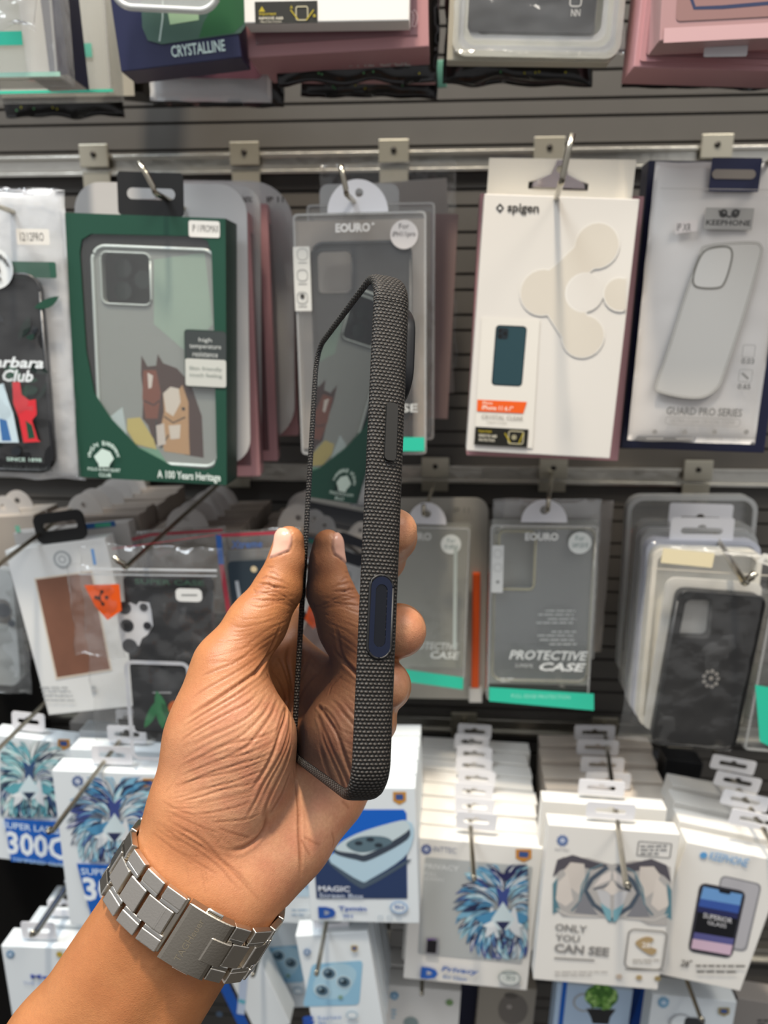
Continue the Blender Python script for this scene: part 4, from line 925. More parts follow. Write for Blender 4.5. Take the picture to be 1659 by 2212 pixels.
# ---- first row, seen from below ---------------------------------------------
P = PB('phone_case_package', 'clear tray package with a teal strip at the top left corner', 'package', (-120, 170), (135, 160), .46); clearbox(P, .022, haze)
a = P.art(-.001); a.rect(-118, 70, 50, 100, teal); a.rect(-120, 158, 132, 168, '9fc9b9'); a.done(); box('inner_card', -P.w/2+.004, P.w/2-.004, .016, .018, -P.h+.004, -.004, mat('c9c9bd', .4), P.root, 0)
P = PB('crumpled_bag', 'crumpled clear bag hanging at the top left corner of the wall', 'bag', (-70, 62), (78, 68), .44, 300); pillow('clear_bag', P.w, P.h, .004, crump, P.root, cr=.006, seed=3); box('inner_case', -P.w/2+.004, .005, .002, .008, -P.h+.03, 0, blackm, P.root, .002)
P = PB('phone_case_box', 'white fronted box with navy side, second from the top left corner', 'box', (60, 165), (146, 160), .475, yaw=3); P.body(.030, white2); box('navy_side', P.w/2, P.w/2+.0008, .0, .030, -P.h, 0, navyc, P.root, 0); box('navy_edge', P.w/2-.010, P.w/2+.0008, -.0008, 0, -P.h, 0, navyc, P.root, 0)
P = PB('phone_case_package', 'larger clear tray with a teal base behind the navy sided box', 'package', (-60, 206), (250, 193), .54); clearbox(P, .022, haze); a = P.art(.0205); a.rect(-60, -300, 248, 190, 'b5b3a9'); a.done('backing_card'); a = P.art(-.001); a.rect(-58, 196, 246, 202, teal); a.rect(150, 95, 200, 125, '5fae98'); a.text('PREMIUM', 66, 170, 124, 178, 'c58a84'); a.done()
def blackpouch(lab, bl, br, Y, seed, txt=None, hp=420):
    P = PB('case_pouch', lab, 'pouch', bl, br, Y, hp, group='black glossy pouches of the top row'); pillow('pouch', P.w, P.h, .008, blackg, P.root, 30, 44, cr=.0035, seed=seed, y=.004)
    a = P.art(-.0065); q = random.Random(seed)
    if txt: a.text(txt, bl[0]+18, bl[1]-44, br[0]-60, bl[1]-26, 'b9b9b4', .02)
    for i in range(5): x = q.uniform(bl[0]+15, br[0]-15); a.circ(x, bl[1]-q.uniform(8, 16), 2.5, q.choice(['a5a01e', '4c8f58']))
    a.done(); return P
blackpouch('black glossy pouch peeking out below the clear trays at the top left', (10, 252), (268, 244), .585, 1)
blackpouch('black glossy pouch below the maroon case pouch, top row', (330, 226), (612, 224), .585, 2)
blackpouch('black glossy pouch with white lettering under the front pink box', (602, 178), (948, 168), .50, 3, 'SMARTPHONE CASE')
blackpouch('black glossy pouch with yellow dots lowest under the pink boxes', (648, 206), (944, 204), .56, 4)
blackpouch('black glossy pouch with white lettering below the nested clear trays', (955, 178), (1280, 180), .53, 5, 'the smartphone case')
blackpouch('black glossy pouch with white lettering below the pink boxes at the top right', (1345, 184), (1690, 186), .53, 6, 'the smartphone case')
P = PB('small_label', 'small teal hang label below the pink boxes of the top row', 'label', (945, 190), (966, 188), .60, 60); P.body(.001, mat('6fae9a', .5))
box_g = PB('phone_case_box', 'black box standing between the clear trays and the navy lettered box', 'box', (212, 190), (300, 198), .60); box_g.body(.03, mat('191410', .4))
P = PB('phone_case_box', 'navy box with silver lettering and green window in the top row', 'box', (290, 152), (548, 110), .46)
P.body(.022, navyc); a = P.art(); a.text('CRYSTALLINE', 369, 92, 487, 118, 'b9cfd0', .02); a.poly([(302, -60), (535, -90), (532, 55), (520, 72), (350, 96), (320, 88), (308, 60)], '3d5b52'); a.poly([(440, 50), (480, -20), (500, -60), (530, -60), (528, 50), (505, 72), (430, 82)], '1f5a34'); a.poly([(363, 26), (430, 28), (430, 44), (368, 54)], 'a8c9a4'); a.line([(352, 0), (352, 40), (345, 90)], 4, 'a9bdb9'); a.done()
P = PB('phone_case_package', 'white card edge beside the navy lettered box', 'card', (262, 100), (300, 108), .475, yaw=0); P.body(.012, white2)
P = PB('clear_tray', 'upturned clear blister lid overlapping the navy lettered box', 'tray', (240, 14), (470, 24), .44, 260); plate('blister', rr(-P.w/2, -P.h, P.w/2, 0, 45*P.k, 10), [], 0, .003, haze, P.root); tube('rim', [(p[0], 0, p[1]) for p in rr(-P.w/2, -P.h, P.w/2, 0, 45*P.k, 10)], .0018, frost, P.root, 8)
P = PB('case_pouch', 'white pouch with a maroon phone case below the navy lettered box', 'pouch', (318, 212), (583, 212), .53, 420)
pillow('pouch', P.w, P.h, .006, wfilm, P.root, cr=.0012, seed=8, y=.006); a = P.art(-.0055); a.rect(325, -150, 570, 175, '5b3644', 12); a.rect(418, 132, 482, 149, 'dadad8', 5); a.circ(520, 140, 5, '8d96a0'); a.done()
P = PB('phone_case_box', 'pink window box with a white box tucked in front, top row centre', 'box', (553, 124), (942, 88), .47)
P.body(.03, pink); box('window', -P.w/2+.005, P.w/2-.006, -.0006, .0001, -P.h+.006, -.004, mat('8f6a70', .15, coat=.5), P.root, 0); a = P.art(-.001)
a.line([(615, 62), (700, 66), (800, 60), (885, 52)], 4, 'b58a5a')
for i in range(9): a.line(smoothc([(810+i*10, 62-i), (822+i*9, 40-i*2), (838+i*8, 44-i), (826+i*9, 66-i)]), 1.2, 'd9c3c6', True)
a.done()
P = PB('phone_case_box', 'white box with a black warning sticker in front of the pink window box', 'box', (538, 50), (893, 36), .452, 520); P.body(.014, white)
a = P.art(); a.rect(551, 3, 686, 51, '23221c'); a.poly([(566, 14), (573, 26), (559, 26)], 'b3a11f'); a.text('Important', 560, 27, 597, 35, 'b3a11f'); a.text('REMOVE A&B', 560, 37, 612, 43, 'd8d2c0'); a.text('PROTECTION', 563, 46, 608, 50, 'b9b4a4'); a.ring(640, 15, 665, 44, 4, 2.5, 'b9b294'); a.line([(628, 22), (645, 44)], 2.5, 'b3a11f'); a.line([(678, 22), (662, 44)], 2.5, 'b3a11f'); a.text('A', 627, 13, 633, 20, 'b3a11f'); a.text('B', 677, 32, 683, 38, 'b3a11f'); a.done()
P = PB('phone_case_box', 'second pink box below and behind the pink window box', 'box', (575, 152), (944, 148), .515); P.body(.026, pink)
P = PB('phone_case_package', 'stack of nested clear trays with a black case, top row right of centre', 'package', (978, 118), (1342, 118), .478)
for i in range(5):
    g = i*11*P.k; A = rr(-P.w/2+g, -P.h+g*1.1, P.w/2-g, 0, 34*P.k, 8); B = rr(-P.w/2+g+.0032, -P.h+g*1.1+.0032, P.w/2-g-.0032, -.003, 26*P.k, 8); plate('tray_rim', A, [B], .002+i*.001, .010-i*.001, frost if i % 2 else film(.75, 'f0f0ea', .2, .12, .5, 40, 'd6d6ca'), P.root)
phonecase(P, 1022, -150, 1285, 66, .004, .006, mat('121211', .5), None, r=10)
a = P.art(.0035); a.text('NN', 1236, 14, 1256, 30, 'c9c9c4', .02); a.ring(1234, -14, 1258, 8, 6, 3, 'c9c9c4'); a.done(); pillow('clear_wrap', P.w, P.h, .003, crump, P.root, cr=.004, seed=21, y=-.004, back=0)
P = PB('phone_case_package', 'thin cream tray lip under the nested clear trays', 'tray', (968, 131), (1320, 128), .485); P.body(.010, mat('b7b5a6', .4))
P = PB('phone_case_box', 'pink nested boxes at the top right, outermost pink box', 'box', (1368, 145), (1740, 150), .47)
P.body(.03, pink)
for i in range(3): g = (12+i*12)*P.k; A = rr(-P.w/2+g, -P.h+g, P.w/2-g, -.001, .001, 2); B = rr(-P.w/2+g+.0026, -P.h+g+.0026, P.w/2-g-.0026, -.004, .001, 2); plate('stepped_edge', A, [B], -.0012-i*.001, 0, mat('a97f84', .4) if i % 2 else pink, P.root)
P = PB('phone_case_box', 'navy box edge beside the clear fronted box at the top right', 'box', (1408, 85), (1440, 86), .462); P.body(.01, navyc)
P = PB('phone_case_package', 'clear fronted pink box with red insert at the top right corner', 'package', (1436, 88), (1720, 66), .44)
P.body(.022, mat('b08a8a', .3, coat=.4)); a = P.art(); a.rect(1470, -300, 1700, 40, '93706d', 10); a.line([(1480, -40), (1500, 18), (1560, 16), (1700, 4)], 8, '2c3658'); a.rect(1434, 54, 1720, 86, 'c9a3a5'); a.done()
P = PB('phone_case_box', 'red card strip with a white tag under the clear fronted box, top right', 'card', (1475, 98), (1720, 92), .455, 200); P.body(.008, mat('c22430', .4)); box('white_tag', -.018, .004, -.002, -.0004, -P.h-.006, -P.h+.004, wtab, P.root, .001)
# ---- third row --------------------------------------------------------------
leather = mat('7d5543', .6, name='brown_leather', mott=.25, bscale=45)
P = Pk('phone_case_box', 'far left white case edge in a clear bag below the polo club pouch', 'package', (-120, 1205), (48, 1215), (-60, 1490), .52)
pillow('clear_bag', P.w, P.h, .005, clear2, P.root, cr=.003, seed=31, y=0); phonecase(P, -110, 1225, 44, 1484, .001, .009, mat('cfd3d3', .3, coat=.4), (-80, 1290, 24, 1360), r=26); a = P.art(-.0005); a.circ(8, 1318, 16, '3c4148'); a.circ(-30, 1350, 14, '3c4148'); a.circ(26, 1346, 8, '5a6068'); a.done('camera_print')
P = Pk('phone_case_box', 'white box with a brown leather swatch window, tilted on its black hanger', 'box', (10, 1190), (226, 1162), (78, 1548), .49)
P.body(.014, mat('e2e4e3', .35, coat=.3)); a = P.art()
a.quad((74, 1249), (200, 1232), (242, 1448), (121, 1468), 'd9cdbc'); a.quad((78, 1252), (197, 1236), (238, 1445), (124, 1463), leather)
a.circ(135, 1208, 19, 'aab0b2'); a.circ(135, 1208, 14, 'dfe2e2'); a.circ(135, 1208, 9, 'b5babb'); a.circ(135, 1208, 5, 'dfe2e2')
for i in range(4): lines(a, 88+i*3, 1484+i*9, 176+i*5, 1, 1, 'a9adaf', 3, i)
a.circ(204, 1484, 6, 'b5b9bb'); a.done()
c = P.L(122, 1140); w2 = 54*P.k; A = rr(c[0]-w2, c[1]-34*P.k, c[0]+w2, c[1]+30*P.k, 16*P.k)
plate('hang_tab', A, [rr(c[0]-w2*.68, c[1]-8*P.k, c[0]+w2*.72, c[1]+9*P.k, 7*P.k)], .004, .006, blackt, P.root)
P = Pk('phone_case_box', 'grey box with a holographic strip right behind the white leather swatch box', 'box', (28, 1152), (276, 1128), (80, 1500), .515); P.body(.012, mat('b9b6b2', .4)); a = P.art(); a.rect(180, 1128, 250, 1140, '2d5f9a'); a.rect(205, 1130, 240, 1138, '4cae8a'); a.rect(34, 1135, 44, 1150, '7fc4a4'); a.done()
hook('gilded steel hook passing through the black hanger of the leather swatch box', (-90, 1290), .40, 2, up=.01, rise=-.12)
# clear zip bag with the black case
P = Pk('phone_case_package', 'clear zip bag with a black case, white camera frame and orange tag', 'package', (166, 1178), (478, 1186), (250, 1600), .455, lean=0)
pillow('clear_bag', P.w, P.h, .005, crump, P.root, 40, 50, cr=.0035, seed=41, y=.002)
phonecase(P, 264, 1246, 468, 1590, .001, .007, mat('1b1d20', .25, coat=.5), None, r=10)
pillow('spare_bag', .033, .062, .002, crump, P.root, 20, 30, cr=.006, seed=44, y=-.004, x0=-.036, z0=-.012)
a = P.art(.0006)
a.rect(268, 1250, 462, 1272, '14161a', 4); a.text('SUPER CASE', 290, 1253, 440, 1264, '355a48', .02)
a.poly([(252, 1314), (262, 1306), (282, 1302), (294, 1308), (300, 1300), (322, 1302), (326, 1318), (330, 1352), (318, 1372), (306, 1380), (300, 1396), (262, 1392), (256, 1360)], 'dcdde0')
for x, y, r in ((268, 1314, 15), (274, 1352, 15), (280, 1396, 17), (310, 1312, 9), (318, 1352, 9)): a.circ(x, y, r, '2a2c33'); a.circ(x, y, r*.6, '15161c')
a.ring(280, 1432, 412, 1640, 16, 9, 'cdd0d6'); a.rect(286, 1440, 406, 1580, '202327', 10); a.line([(330, 1496), (370, 1496)], 3.5, '9da0a3')
a.poly(leafp(312, 1572, -1.2, 60, 9, 4), '2f7a4c'); a.poly(leafp(352, 1575, -1.75, 85, 13, 4), '2f7a4c'); a.poly(leafp(374, 1560, -2.1, 50, 8), '1f5a38'); a.circ(382, 1530, 19, 'c8642a'); a.circ(382, 1530, 11, '8a3f1c')
a.done('case_print')
a = P.art(-.0054)
a.poly([(190, 1258), (265, 1256), (270, 1312), (240, 1333), (214, 1304)], 'e8590c')
for dx, dy in ((228, 1272), (222, 1286), (238, 1284), (230, 1298), (216, 1284)): a.circ(dx, dy, 4, '3a1c10')
a.line([(228, 1272), (220, 1286), (232, 1298)], 3, '3a1c10'); a.rect(386, 1265, 442, 1293, 'dfe0de', 10); a.line([(398, 1279), (432, 1279)], 4, '8f9190')
a.line([(178, 1222), (474, 1226)], 5, 'c9cdd0'); a.line([(178, 1234), (474, 1238)], 3, 'b4b8bb'); a.line([(208, 1180), (214, 1214)], 7, '5f87b8'); a.line([(250, 1180), (470, 1150)], 1, 'b03a48'); a.done('tag_and_zip')
hook('steel hook with bent tip in front of the clear zip bag at left', (268, 1230), .415, 2, up=.008, upx=-.005, rise=-.05)
P = Pk('zip_pouch', 'clear zip bag with blue and red edging and a dark case, behind the thumb', 'pouch', (472, 1150), (648, 1142), (500, 1480), .50)
pillow('clear_bag', P.w, P.h, .004, clear2, P.root, cr=.002, seed=51, y=.002); box('inner_card', -P.w/2+.004, P.w/2-.004, .002, .004, -P.h+.004, -.014, mat('8c8f92', .4), P.root, 0)
a = P.art(-.0046); a.line([(474, 1153), (646, 1145)], 7, 'b23a4c'); a.line([(476, 1152), (482, 1215)], 12, '2f63b0'); a.line([(482, 1215), (500, 1330), (506, 1470)], 10, 'b0414f'); a.text('Xtreme', 502, 1163, 570, 1180, '4c70b0', .02, .2); a.rect(505, 1205, 640, 1400, '2e3a44', 12); a.circ(552, 1225, 7, 'd8c8a4'); a.line([(515, 1250), (528, 1330)], 8, 'aeb4bb'); a.rect(520, 1320, 560, 1400, '3b2026', 6); a.poly([(470, 1362), (488, 1362), (480, 1400), (466, 1395)], '9c1020'); a.done()
P = Pk('zip_pouch', 'loose clear bag with a red edge spreading above the black case bag', 'pouch', (262, 1148), (486, 1136), (290, 1300), .52)
pillow('clear_bag', P.w, P.h, .004, clear2, P.root, cr=.003, seed=52); a = P.art(-.004); a.line([(266, 1168), (330, 1152), (484, 1142)], 6, 'a83a48'); a.line([(270, 1180), (300, 1176)], 6, '5878a8'); a.done()
def tabstack(n, tl, tr, bl, Y, dy, dx, lab, grp, m, tabc, tabw, tabh, t, order, rnd=True, dz=0, Yj=.0):
    """a row of identical boxes on one hook; returns the front one"""
    first = Pk('screen_protector_box' if 'protector' in grp else 'phone_case_box', lab % order[0], 'box', tl, tr, bl, Y, group=grp); q = random.Random(int(tl[0]))
    first.body(t*.93, m)
    c = first.L(*tabc); w = tabw*first.k; h = tabh*first.k
    if rnd: A = [(c[0]+w/2*math.cos(math.pi*i/16), c[1]-h/2+h*math.sin(math.pi*i/16)) for i in range(17)]; hh = [circ(c[0], c[1], .0024, 12)]
    else: A = rr(c[0]-w/2, c[1]-h/2, c[0]+w/2, c[1]+h/2, 6*first.k); hh = [slot(w*.64, .0038, c[1], c[0])]
    plate('hang_tab', A, hh, t*.4, t*.4+.0007, mat('bab6b2', .45) if rnd else wtab, first.root)
    for i in range(1, n):
        dup(first.root, Vector((dx*i+q.uniform(-.002, .002), dy*i, dz*i+q.uniform(-.001, .001))), lab % order[i], grp, rz=q.uniform(-.025, .025))
    return first
ORD = ['frontmost']+[w+' from front' for w in ('second', 'third', 'fourth', 'fifth', 'sixth', 'seventh', 'eighth', 'ninth')]
tabstack(6, (85, 1118), (300, 1112), (110, 1330), .535, .018, 0, 'dusty greige box with white round tab above the leather swatch box, %s', 'greige boxes above the leather swatch box', mat('857b72', .5), (172, 1096), 80, 50, .0185, ORD)
tabstack(5, (292, 1150), (520, 1142), (310, 1330), .54, .020, 0, 'dusty greige box with white round tab above the black case bag, %s', 'greige boxes above the black case bag', mat('857b72', .5), (394, 1126), 96, 54, .0205, ORD)
tabstack(4, (560, 1150), (760, 1140), (572, 1330), .55, .020, 0, 'dusty greige box with round tab just left of the held phone, %s', 'greige boxes left of the held phone', mat('857b72', .5), (640, 1124), 96, 60, .0205, ORD)
tabstack(2, (-80, 1120), (72, 1112), (-60, 1230), .56, .022, 0, 'dusty grey box at the far left edge under the polo pouch, %s', 'grey boxes at the far left edge', greige, (-5, 1100), 70, 46, .02, ORD)
# clear boxes right of the phone
P = Pk('phone_case_package', 'pale pouch with an orange strip on its right edge, beside the index finger', 'package', (835, 1078), (1056, 1078), (848, 1512), .60)
plate('pouch', rr(-P.w/2, -P.h, P.w/2, 0, 30*P.k), [], .004, .006, mat('b9b6ac', .4, bump=.2), P.root); box('side_fold', P.w/2-.012, P.w/2-.006, -.002, .004, P.L(0, 1466)[1], P.L(0, 1232)[1], orange, P.root, .0004)
box('white_foot', P.w/2-.014, P.w/2-.003, -.002, .004, -P.h, P.L(0, 1467)[1], white2, P.root, .0004); a = P.art(.0035); a.text('IP 11', 980, 1098, 1014, 1110, '8a8880', 0); a.done()
P = Pk('phone_case_package', 'clear plastic box with teal foot next to the orange strip, beside the fingers', 'package', (838, 1135), (1016, 1140), (842, 1462), .565)
clearbox(P, .018, clear2); a = P.art(.0165); a.rect(838, 1140, 1014, 1460, 'a5a59b'); a.done('backing_card'); a = P.art(-.001)
a.text('EOURO', 862, 1149, 932, 1166, 'd9d9d4', .04); a.circ(974, 1175, 22, 'dfe4e2'); a.text('For', 966, 1162, 984, 1172, '6f8a88', 0); a.text('iP14PRO', 960, 1176, 990, 1186, '6f8a88', 0); a.quad((842, 1440), (1001, 1462), (1000, 1488), (842, 1466), teal); a.text('PROTECTIVE', 880, 1386, 990, 1402, 'c5c8c4', .02, .2); a.text('CASE', 930, 1406, 992, 1422, 'd5d8d4', .02, .2); a.line([(984, 1180), (982, 1400)], 8, 'b4beba'); a.done()
c = P.L(922, 1134); R_ = 42*P.k; plate('hang_tab', [(c[0]+R_*math.cos(math.pi*i/20), c[1]+R_*1.15*math.sin(math.pi*i/20)) for i in range(21)], [circ(c[0], c[1]+R_*.55, .003, 14)], .002, .0028, wtab, P.root)
hook('steel hook mostly hidden behind the fingertip and phone', (915, 1112), .55, 2, up=.008, rise=0, clip=(940, 1025))
P = Pk('phone_case_package', 'clear plastic box with grey case back and teal foot, right of the fingers', 'package', (1060, 1133), (1293, 1135), (1059, 1512), .54)
clearbox(P, .018, clear); a = P.art(.0165); a.rect(1062, 1135, 1290, 1500, 'bcbdb8'); a.done('backing_card')
phonecase(P, 1072, 1142, 1270, 1478, .004, .007, film(.35, 'e2e4e4', .3, .1, .1, 20, 'b9bdbd'), (1078, 1150, 1156, 1276), r=22, rimm=film(.5, 'f0f0e8', .3, .1, 0, 40, 'c9c6b4')); a = P.art(.0028); a.ring(1078, 1150, 1156, 1276, 12, 4, 'b8b394'); a.done('camera_frame')
a = P.art(-.001)
a.text('EOURO', 1134, 1150, 1206, 1167, 'e4e6e4', .045); a.circ(1252, 1172, 25, 'dfe4e2'); a.text('For', 1243, 1156, 1262, 1167, '6f8a88', 0); a.text('SAM S20 FE', 1236, 1172, 1270, 1182, '6f8a88', 0)
a.rect(1062, 1177, 1087, 1279, 'dadbd8', 1); a.circ(1075, 1256, 4, '8d8e8c')
for y in (1195, 1225): a.ring(1067, y-8, 1083, y+8, 6, 1.5, 'b4b5b2')
for i, (x, y) in enumerate([(1178, 1318), (1162, 1326), (1182, 1335), (1158, 1343), (1190, 1362), (1160, 1370), (1165, 1379), (1186, 1388)]): lines(a, x, y, 1270, 1, 1, 'bfc2c0', 3, i)
a.text('PROTECTIVE', 1099, 1402, 1268, 1422, 'dadddb', .02, .25); a.text('CASE', 1164, 1428, 1264, 1446, 'e4e6e4', .03, .25); a.text('SUPREME', 1112, 1430, 1150, 1438, 'b9bcba', 0); lines(a, 1080, 1462, 1108, 2, 6, 'c5c8c6', 2.5, 3)
a.quad((1056, 1480), (1281, 1494), (1281, 1530), (1056, 1510), teal); a.text('FULL EDGE PROTECTION', 1104, 1496, 1230, 1504, '9fe4d2', 0); a.done()
c = P.L(1176, 1130); R_ = 50*P.k; plate('hang_tab', [(c[0]+R_*math.cos(math.pi*i/20), c[1]+R_*1.02*math.sin(math.pi*i/20)) for i in range(21)], [circ(c[0], c[1]+R_*.55, .0032, 14)], .002, .0028, wtab, P.root)
hook('short steel hook tip in the round tab of the clear grey backed box', (1183, 1104), .525, 2, up=.010, rise=0, clip=(1192, 1005))
for i, (tl, tr, y1, Y, lab) in enumerate([((1066, 1078), (1300, 1078), 1420, .565, 'clear bag close behind the grey backed clear box'), ((1090, 1076), (1326, 1082), 1400, .60, 'dusty folded bag furthest behind the grey backed clear box')]):
    P = PT_('clear_bag', lab, 'bag', tl, tr, y1-tl[1], Y, group='bags behind the grey backed clear box'); pillow('bag', P.w, P.h, .003, haze if i == 0 else mat('98918a', .4, bump=.3, bscale=25), P.root, cr=.002, seed=60+i)
# stack of cases at the right
for i, (tl, tr, bl, Y, lab, r_) in enumerate([((1357, 1072), (1640, 1072), (1328, 1462), .615, 'rearmost clear tray with grey rim in the right stack of cases', 34), ((1376, 1126), (1636, 1134), (1340, 1500), .585, 'clear tray second from the back in the right stack of cases', 30), ((1386, 1146), (1640, 1150), (1352, 1535), .565, 'pale tray third from the back in the right stack of cases', 28), ((1398, 1166), (1646, 1170), (1366, 1552), .545, 'white tray fourth from the back in the right stack of cases', 26), ((1412, 1186), (1650, 1192), (1380, 1568), .525, 'white tray right behind the black case of the right stack', 26)]):
    P = Pk('phone_case_package', lab, 'package', tl, tr, bl, Y, group='trays stacked on the right hook')
    A = rr(-P.w/2, -P.h, P.w/2, 0, r_*P.k, 8); plate('tray', A, [], .010, .0115, [haze, haze, mat('c3c6cf', .35), mat('dcdde2', .35), mat('e4e2da', .35)][i], P.root); g = .0035
    plate('tray_rim', A, [rr(-P.w/2+g, -P.h+g, P.w/2-g, -g, r_*P.k*.8, 8)], .0, .010, [frost, haze, frost, mat('c8cbd6', .3), mat('ded9cc', .3)][i], P.root)
    if i == 1: P.tab(1516, 1126, 138, 74, wtab, y0=.004, sh=.005)
    if i == 3: P.tab(1520, 1150, 138, 60, wtab, y0=.004, sh=.005)
P = Pk('phone_case_package', 'bagged black phone case with square camera opening, front of the right stack', 'package', (1408, 1170), (1672, 1196), (1332, 1596), .50)
pillow('clear_bag', P.w, P.h, .006, crump, P.root, 34, 50, cr=.002, seed=71, y=.0)
c = [P.L(*p) for p in ((1468, 1276), (1654, 1290), (1584, 1618), (1408, 1606))]
def rpoly(c, r, n=6):
    out = []
    for i in range(4):
        p = Vector(c[i]); a_ = (Vector(c[i-1])-p).normalized(); b_ = (Vector(c[(i+1) % 4])-p).normalized(); s0 = p+a_*r; s1 = p+b_*r
        for k in range(n+1): t = k/n; out.append(tuple(s0*(1-t)**2+p*2*t*(1-t)+s1*t*t))
    return out
hc = rpoly([P.L(*p) for p in ((1482, 1296), (1542, 1297), (1534, 1380), (1466, 1378))], .004)
plate('phone_case', rpoly(c, .007), [hc], .0, .009, mat('121111', .5), P.root); tube('case_rim', [(p[0], .0002, p[1]) for p in rpoly(c, .007)+rpoly(c, .007)[:1]], .0012, mat('111111', .35), P.root, 8)
plate('white_lining', rpoly([P.L(*p) for p in ((1450, 1256), (1662, 1270), (1590, 1600), (1396, 1590))], .007), [], .0095, .0105, mat('dedbd2', .4), P.root)
a = P.art(-.0055); a.rect(1424, 1184, 1536, 1216, 'e6d9b4'); a.quad((1628, 1208), (1642, 1190), (1690, 1200), (1690, 1230), 'e4e2da'); a.text('A04', 1642, 1202, 1660, 1211, '4a4a48', 0); a.line([(1402, 1222), (1660, 1238)], 3, 'c9c2b4')
q = random.Random(2)
for i in range(9): t = i*.7; a.circ(1529+15*math.cos(t), 1458+17*math.sin(t), 4.2, 'a39f99'); a.circ(1529+15*math.cos(t), 1458+17*math.sin(t), 2.2, '55504b')
a.circ(1529, 1456, 5, '8b867f'); a.done()
hook('steel hook with a round tip in front of the bagged black case at the right', (1612, 1262), .46, 2, up=.008, upx=.004, r=.0022, rise=-.02, clip=(1500, 1012))
P = PT_('phone_case_package', 'clear box with a teal foot cut off by the right edge of the picture', 'package', (1668, 1290), (1800, 1300), 330, .50); clearbox(P, .02, clear2); a = P.art(-.001); a.quad((1630, 1478), (1760, 1500), (1760, 1660), (1640, 1600), teal); a.done()
box_ = PT_('phone_case_package', 'orange edged box slightly visible left of the right stack trays', 'box', (1352, 1150), (1560, 1150), 160, .635); box_.body(.01, mat('b03a12', .4))
# ---- fourth row: screen protector boxes -----------------------------------------
sky = mat('dfe6ea', .38, name='pale_blue_card')
def box300(lab, tl, tr, bl, Y, o, R, pal, seed, band, tb, num, sup):
    P = Pk('screen_protector_box', lab, 'box', tl, tr, bl, Y); P.body(.016, sky); a = P.art(-.0003, .000006)
    gear(a, o[0]-82, o[1]-88, 12, '5a6f9c'); crest(a, o[0]+72, o[1]-82, 26, 24)
    mane(a, o[0], o[1], R, pal, seed, (tl[0]+22, tl[1]+14, tr[0]+4, band-4))
    a.poly([(tl[0]+(bl[0]-tl[0])*(band-tl[1])/(bl[1]-tl[1])+.5, band-3), (tr[0]+(bl[0]-tl[0])*.62, band+6), (tr[0]+(bl[0]-tl[0]), bl[1]+8), (bl[0]+.5, bl[1]-1)], blue)
    a.text('SUPER LARGE', *sup, 'c9dcf0', .02); a.text('300C', *num, 'e6eef4', .03); return P, a
P, a = box300('white and blue box with lion artwork and 300C, at the left edge', (-20, 1586), (160, 1606), (27, 1858), .50, (66, 1690), 112, TEA, 11, 1768, None, (18, 1798, 148, 1848), (8, 1778, 142, 1792))
a.text('TEMPERED GLASS', 30, 1855, 150, 1863, '9fc0e4'); a.done(); P.tab(52, 1568, 72, 42, wtab, y0=.006)
P, a = box300('white and blue box with lion artwork and 300C, just left of the wrist', (112, 1664), (345, 1672), (206, 2000), .455, (250, 1775), 125, BLU, 12, 1864, None, (183, 1893, 330, 1944), (178, 1874, 330, 1888))
a.done(); P.tab(234, 1642, 88, 42, wtab, y0=.006)
q = dup(P.root, Vector((.0, .026, .001)), 'matching box right behind the 300C box beside the wrist', None, skip=('printed_artwork',)); q2 = dup(P.root, Vector((-.003, .048, .002)), 'third matching box back behind the 300C box beside the wrist', None, skip=('printed_artwork',), rz=.03)
hook('long steel hook in front of the 300C box beside the wrist', (108, 1803), .385, 3, up=.004, rise=-.02); hook('steel hook through the tab of the 300C box at the left edge', (-40, 1655), .42, 3, up=.006, rise=-.02)
P = PT_('case_pouch', 'black crumpled foil pouch below the black case bag, left of the wrist', 'pouch', (256, 1548), (430, 1560), 60, .50); pillow('pouch', P.w, P.h, .006, blackg, P.root, 30, 14, cr=.006, seed=81)
P = PT_('phone_case_box', 'grey box lying behind the 300C boxes under the leather swatch box', 'box', (150, 1560), (420, 1575), 120, .60); P.body(.05, mat('8b8885', .5))
P = PT_('phone_case_box', 'pale grey slanted card between the leather swatch box and the 300C boxes', 'card', (172, 1590), (330, 1600), 60, .56); P.body(.004, mat('b9bcc0', .4))
# magic box
P = Pk('screen_protector_box', 'white box with a blue panel and stacked phones, right below the held phone', 'box', (652, 1700), (897, 1702), (672, 1990), .475); P.body(.016, sky); a = P.art()
crest(a, 863, 1724, 28, 28); a.poly([(676, 1748), (872, 1748), (878, 1756), (880, 1940), (684, 1940)], '1661c4'); a.poly([(680, 1882), (879, 1905), (880, 1940), (684, 1940)], '2b3d63'); a.poly([(684, 1860), (879, 1800), (879, 1930), (820, 1935), (700, 1935)], '2b3d63')
a.poly(smoothc([(712, 1858), (745, 1830), (880, 1772), (882, 1840), (800, 1898), (770, 1904)]), 'b4d0e0'); a.poly(smoothc([(708, 1862), (720, 1866), (775, 1900), (800, 1900), (878, 1858), (879, 1864), (798, 1912), (770, 1912)]), '4c5c6c')
a.poly(smoothc([(720, 1838), (760, 1806), (860, 1776), (880, 1782), (880, 1812), (800, 1856), (770, 1856)]), '3c4654'); a.poly(smoothc([(724, 1832), (770, 1800), (862, 1772), (880, 1776), (878, 1796), (798, 1842), (768, 1842)]), 'c6d6dc'); a.poly(smoothc([(748, 1822), (780, 1806), (830, 1806), (846, 1820), (800, 1838), (768, 1838)]), '5d7480')
for x, y in ((775, 1820), (800, 1812), (818, 1824)): a.circ(x, y, 9, '2c3640', 1, .6)
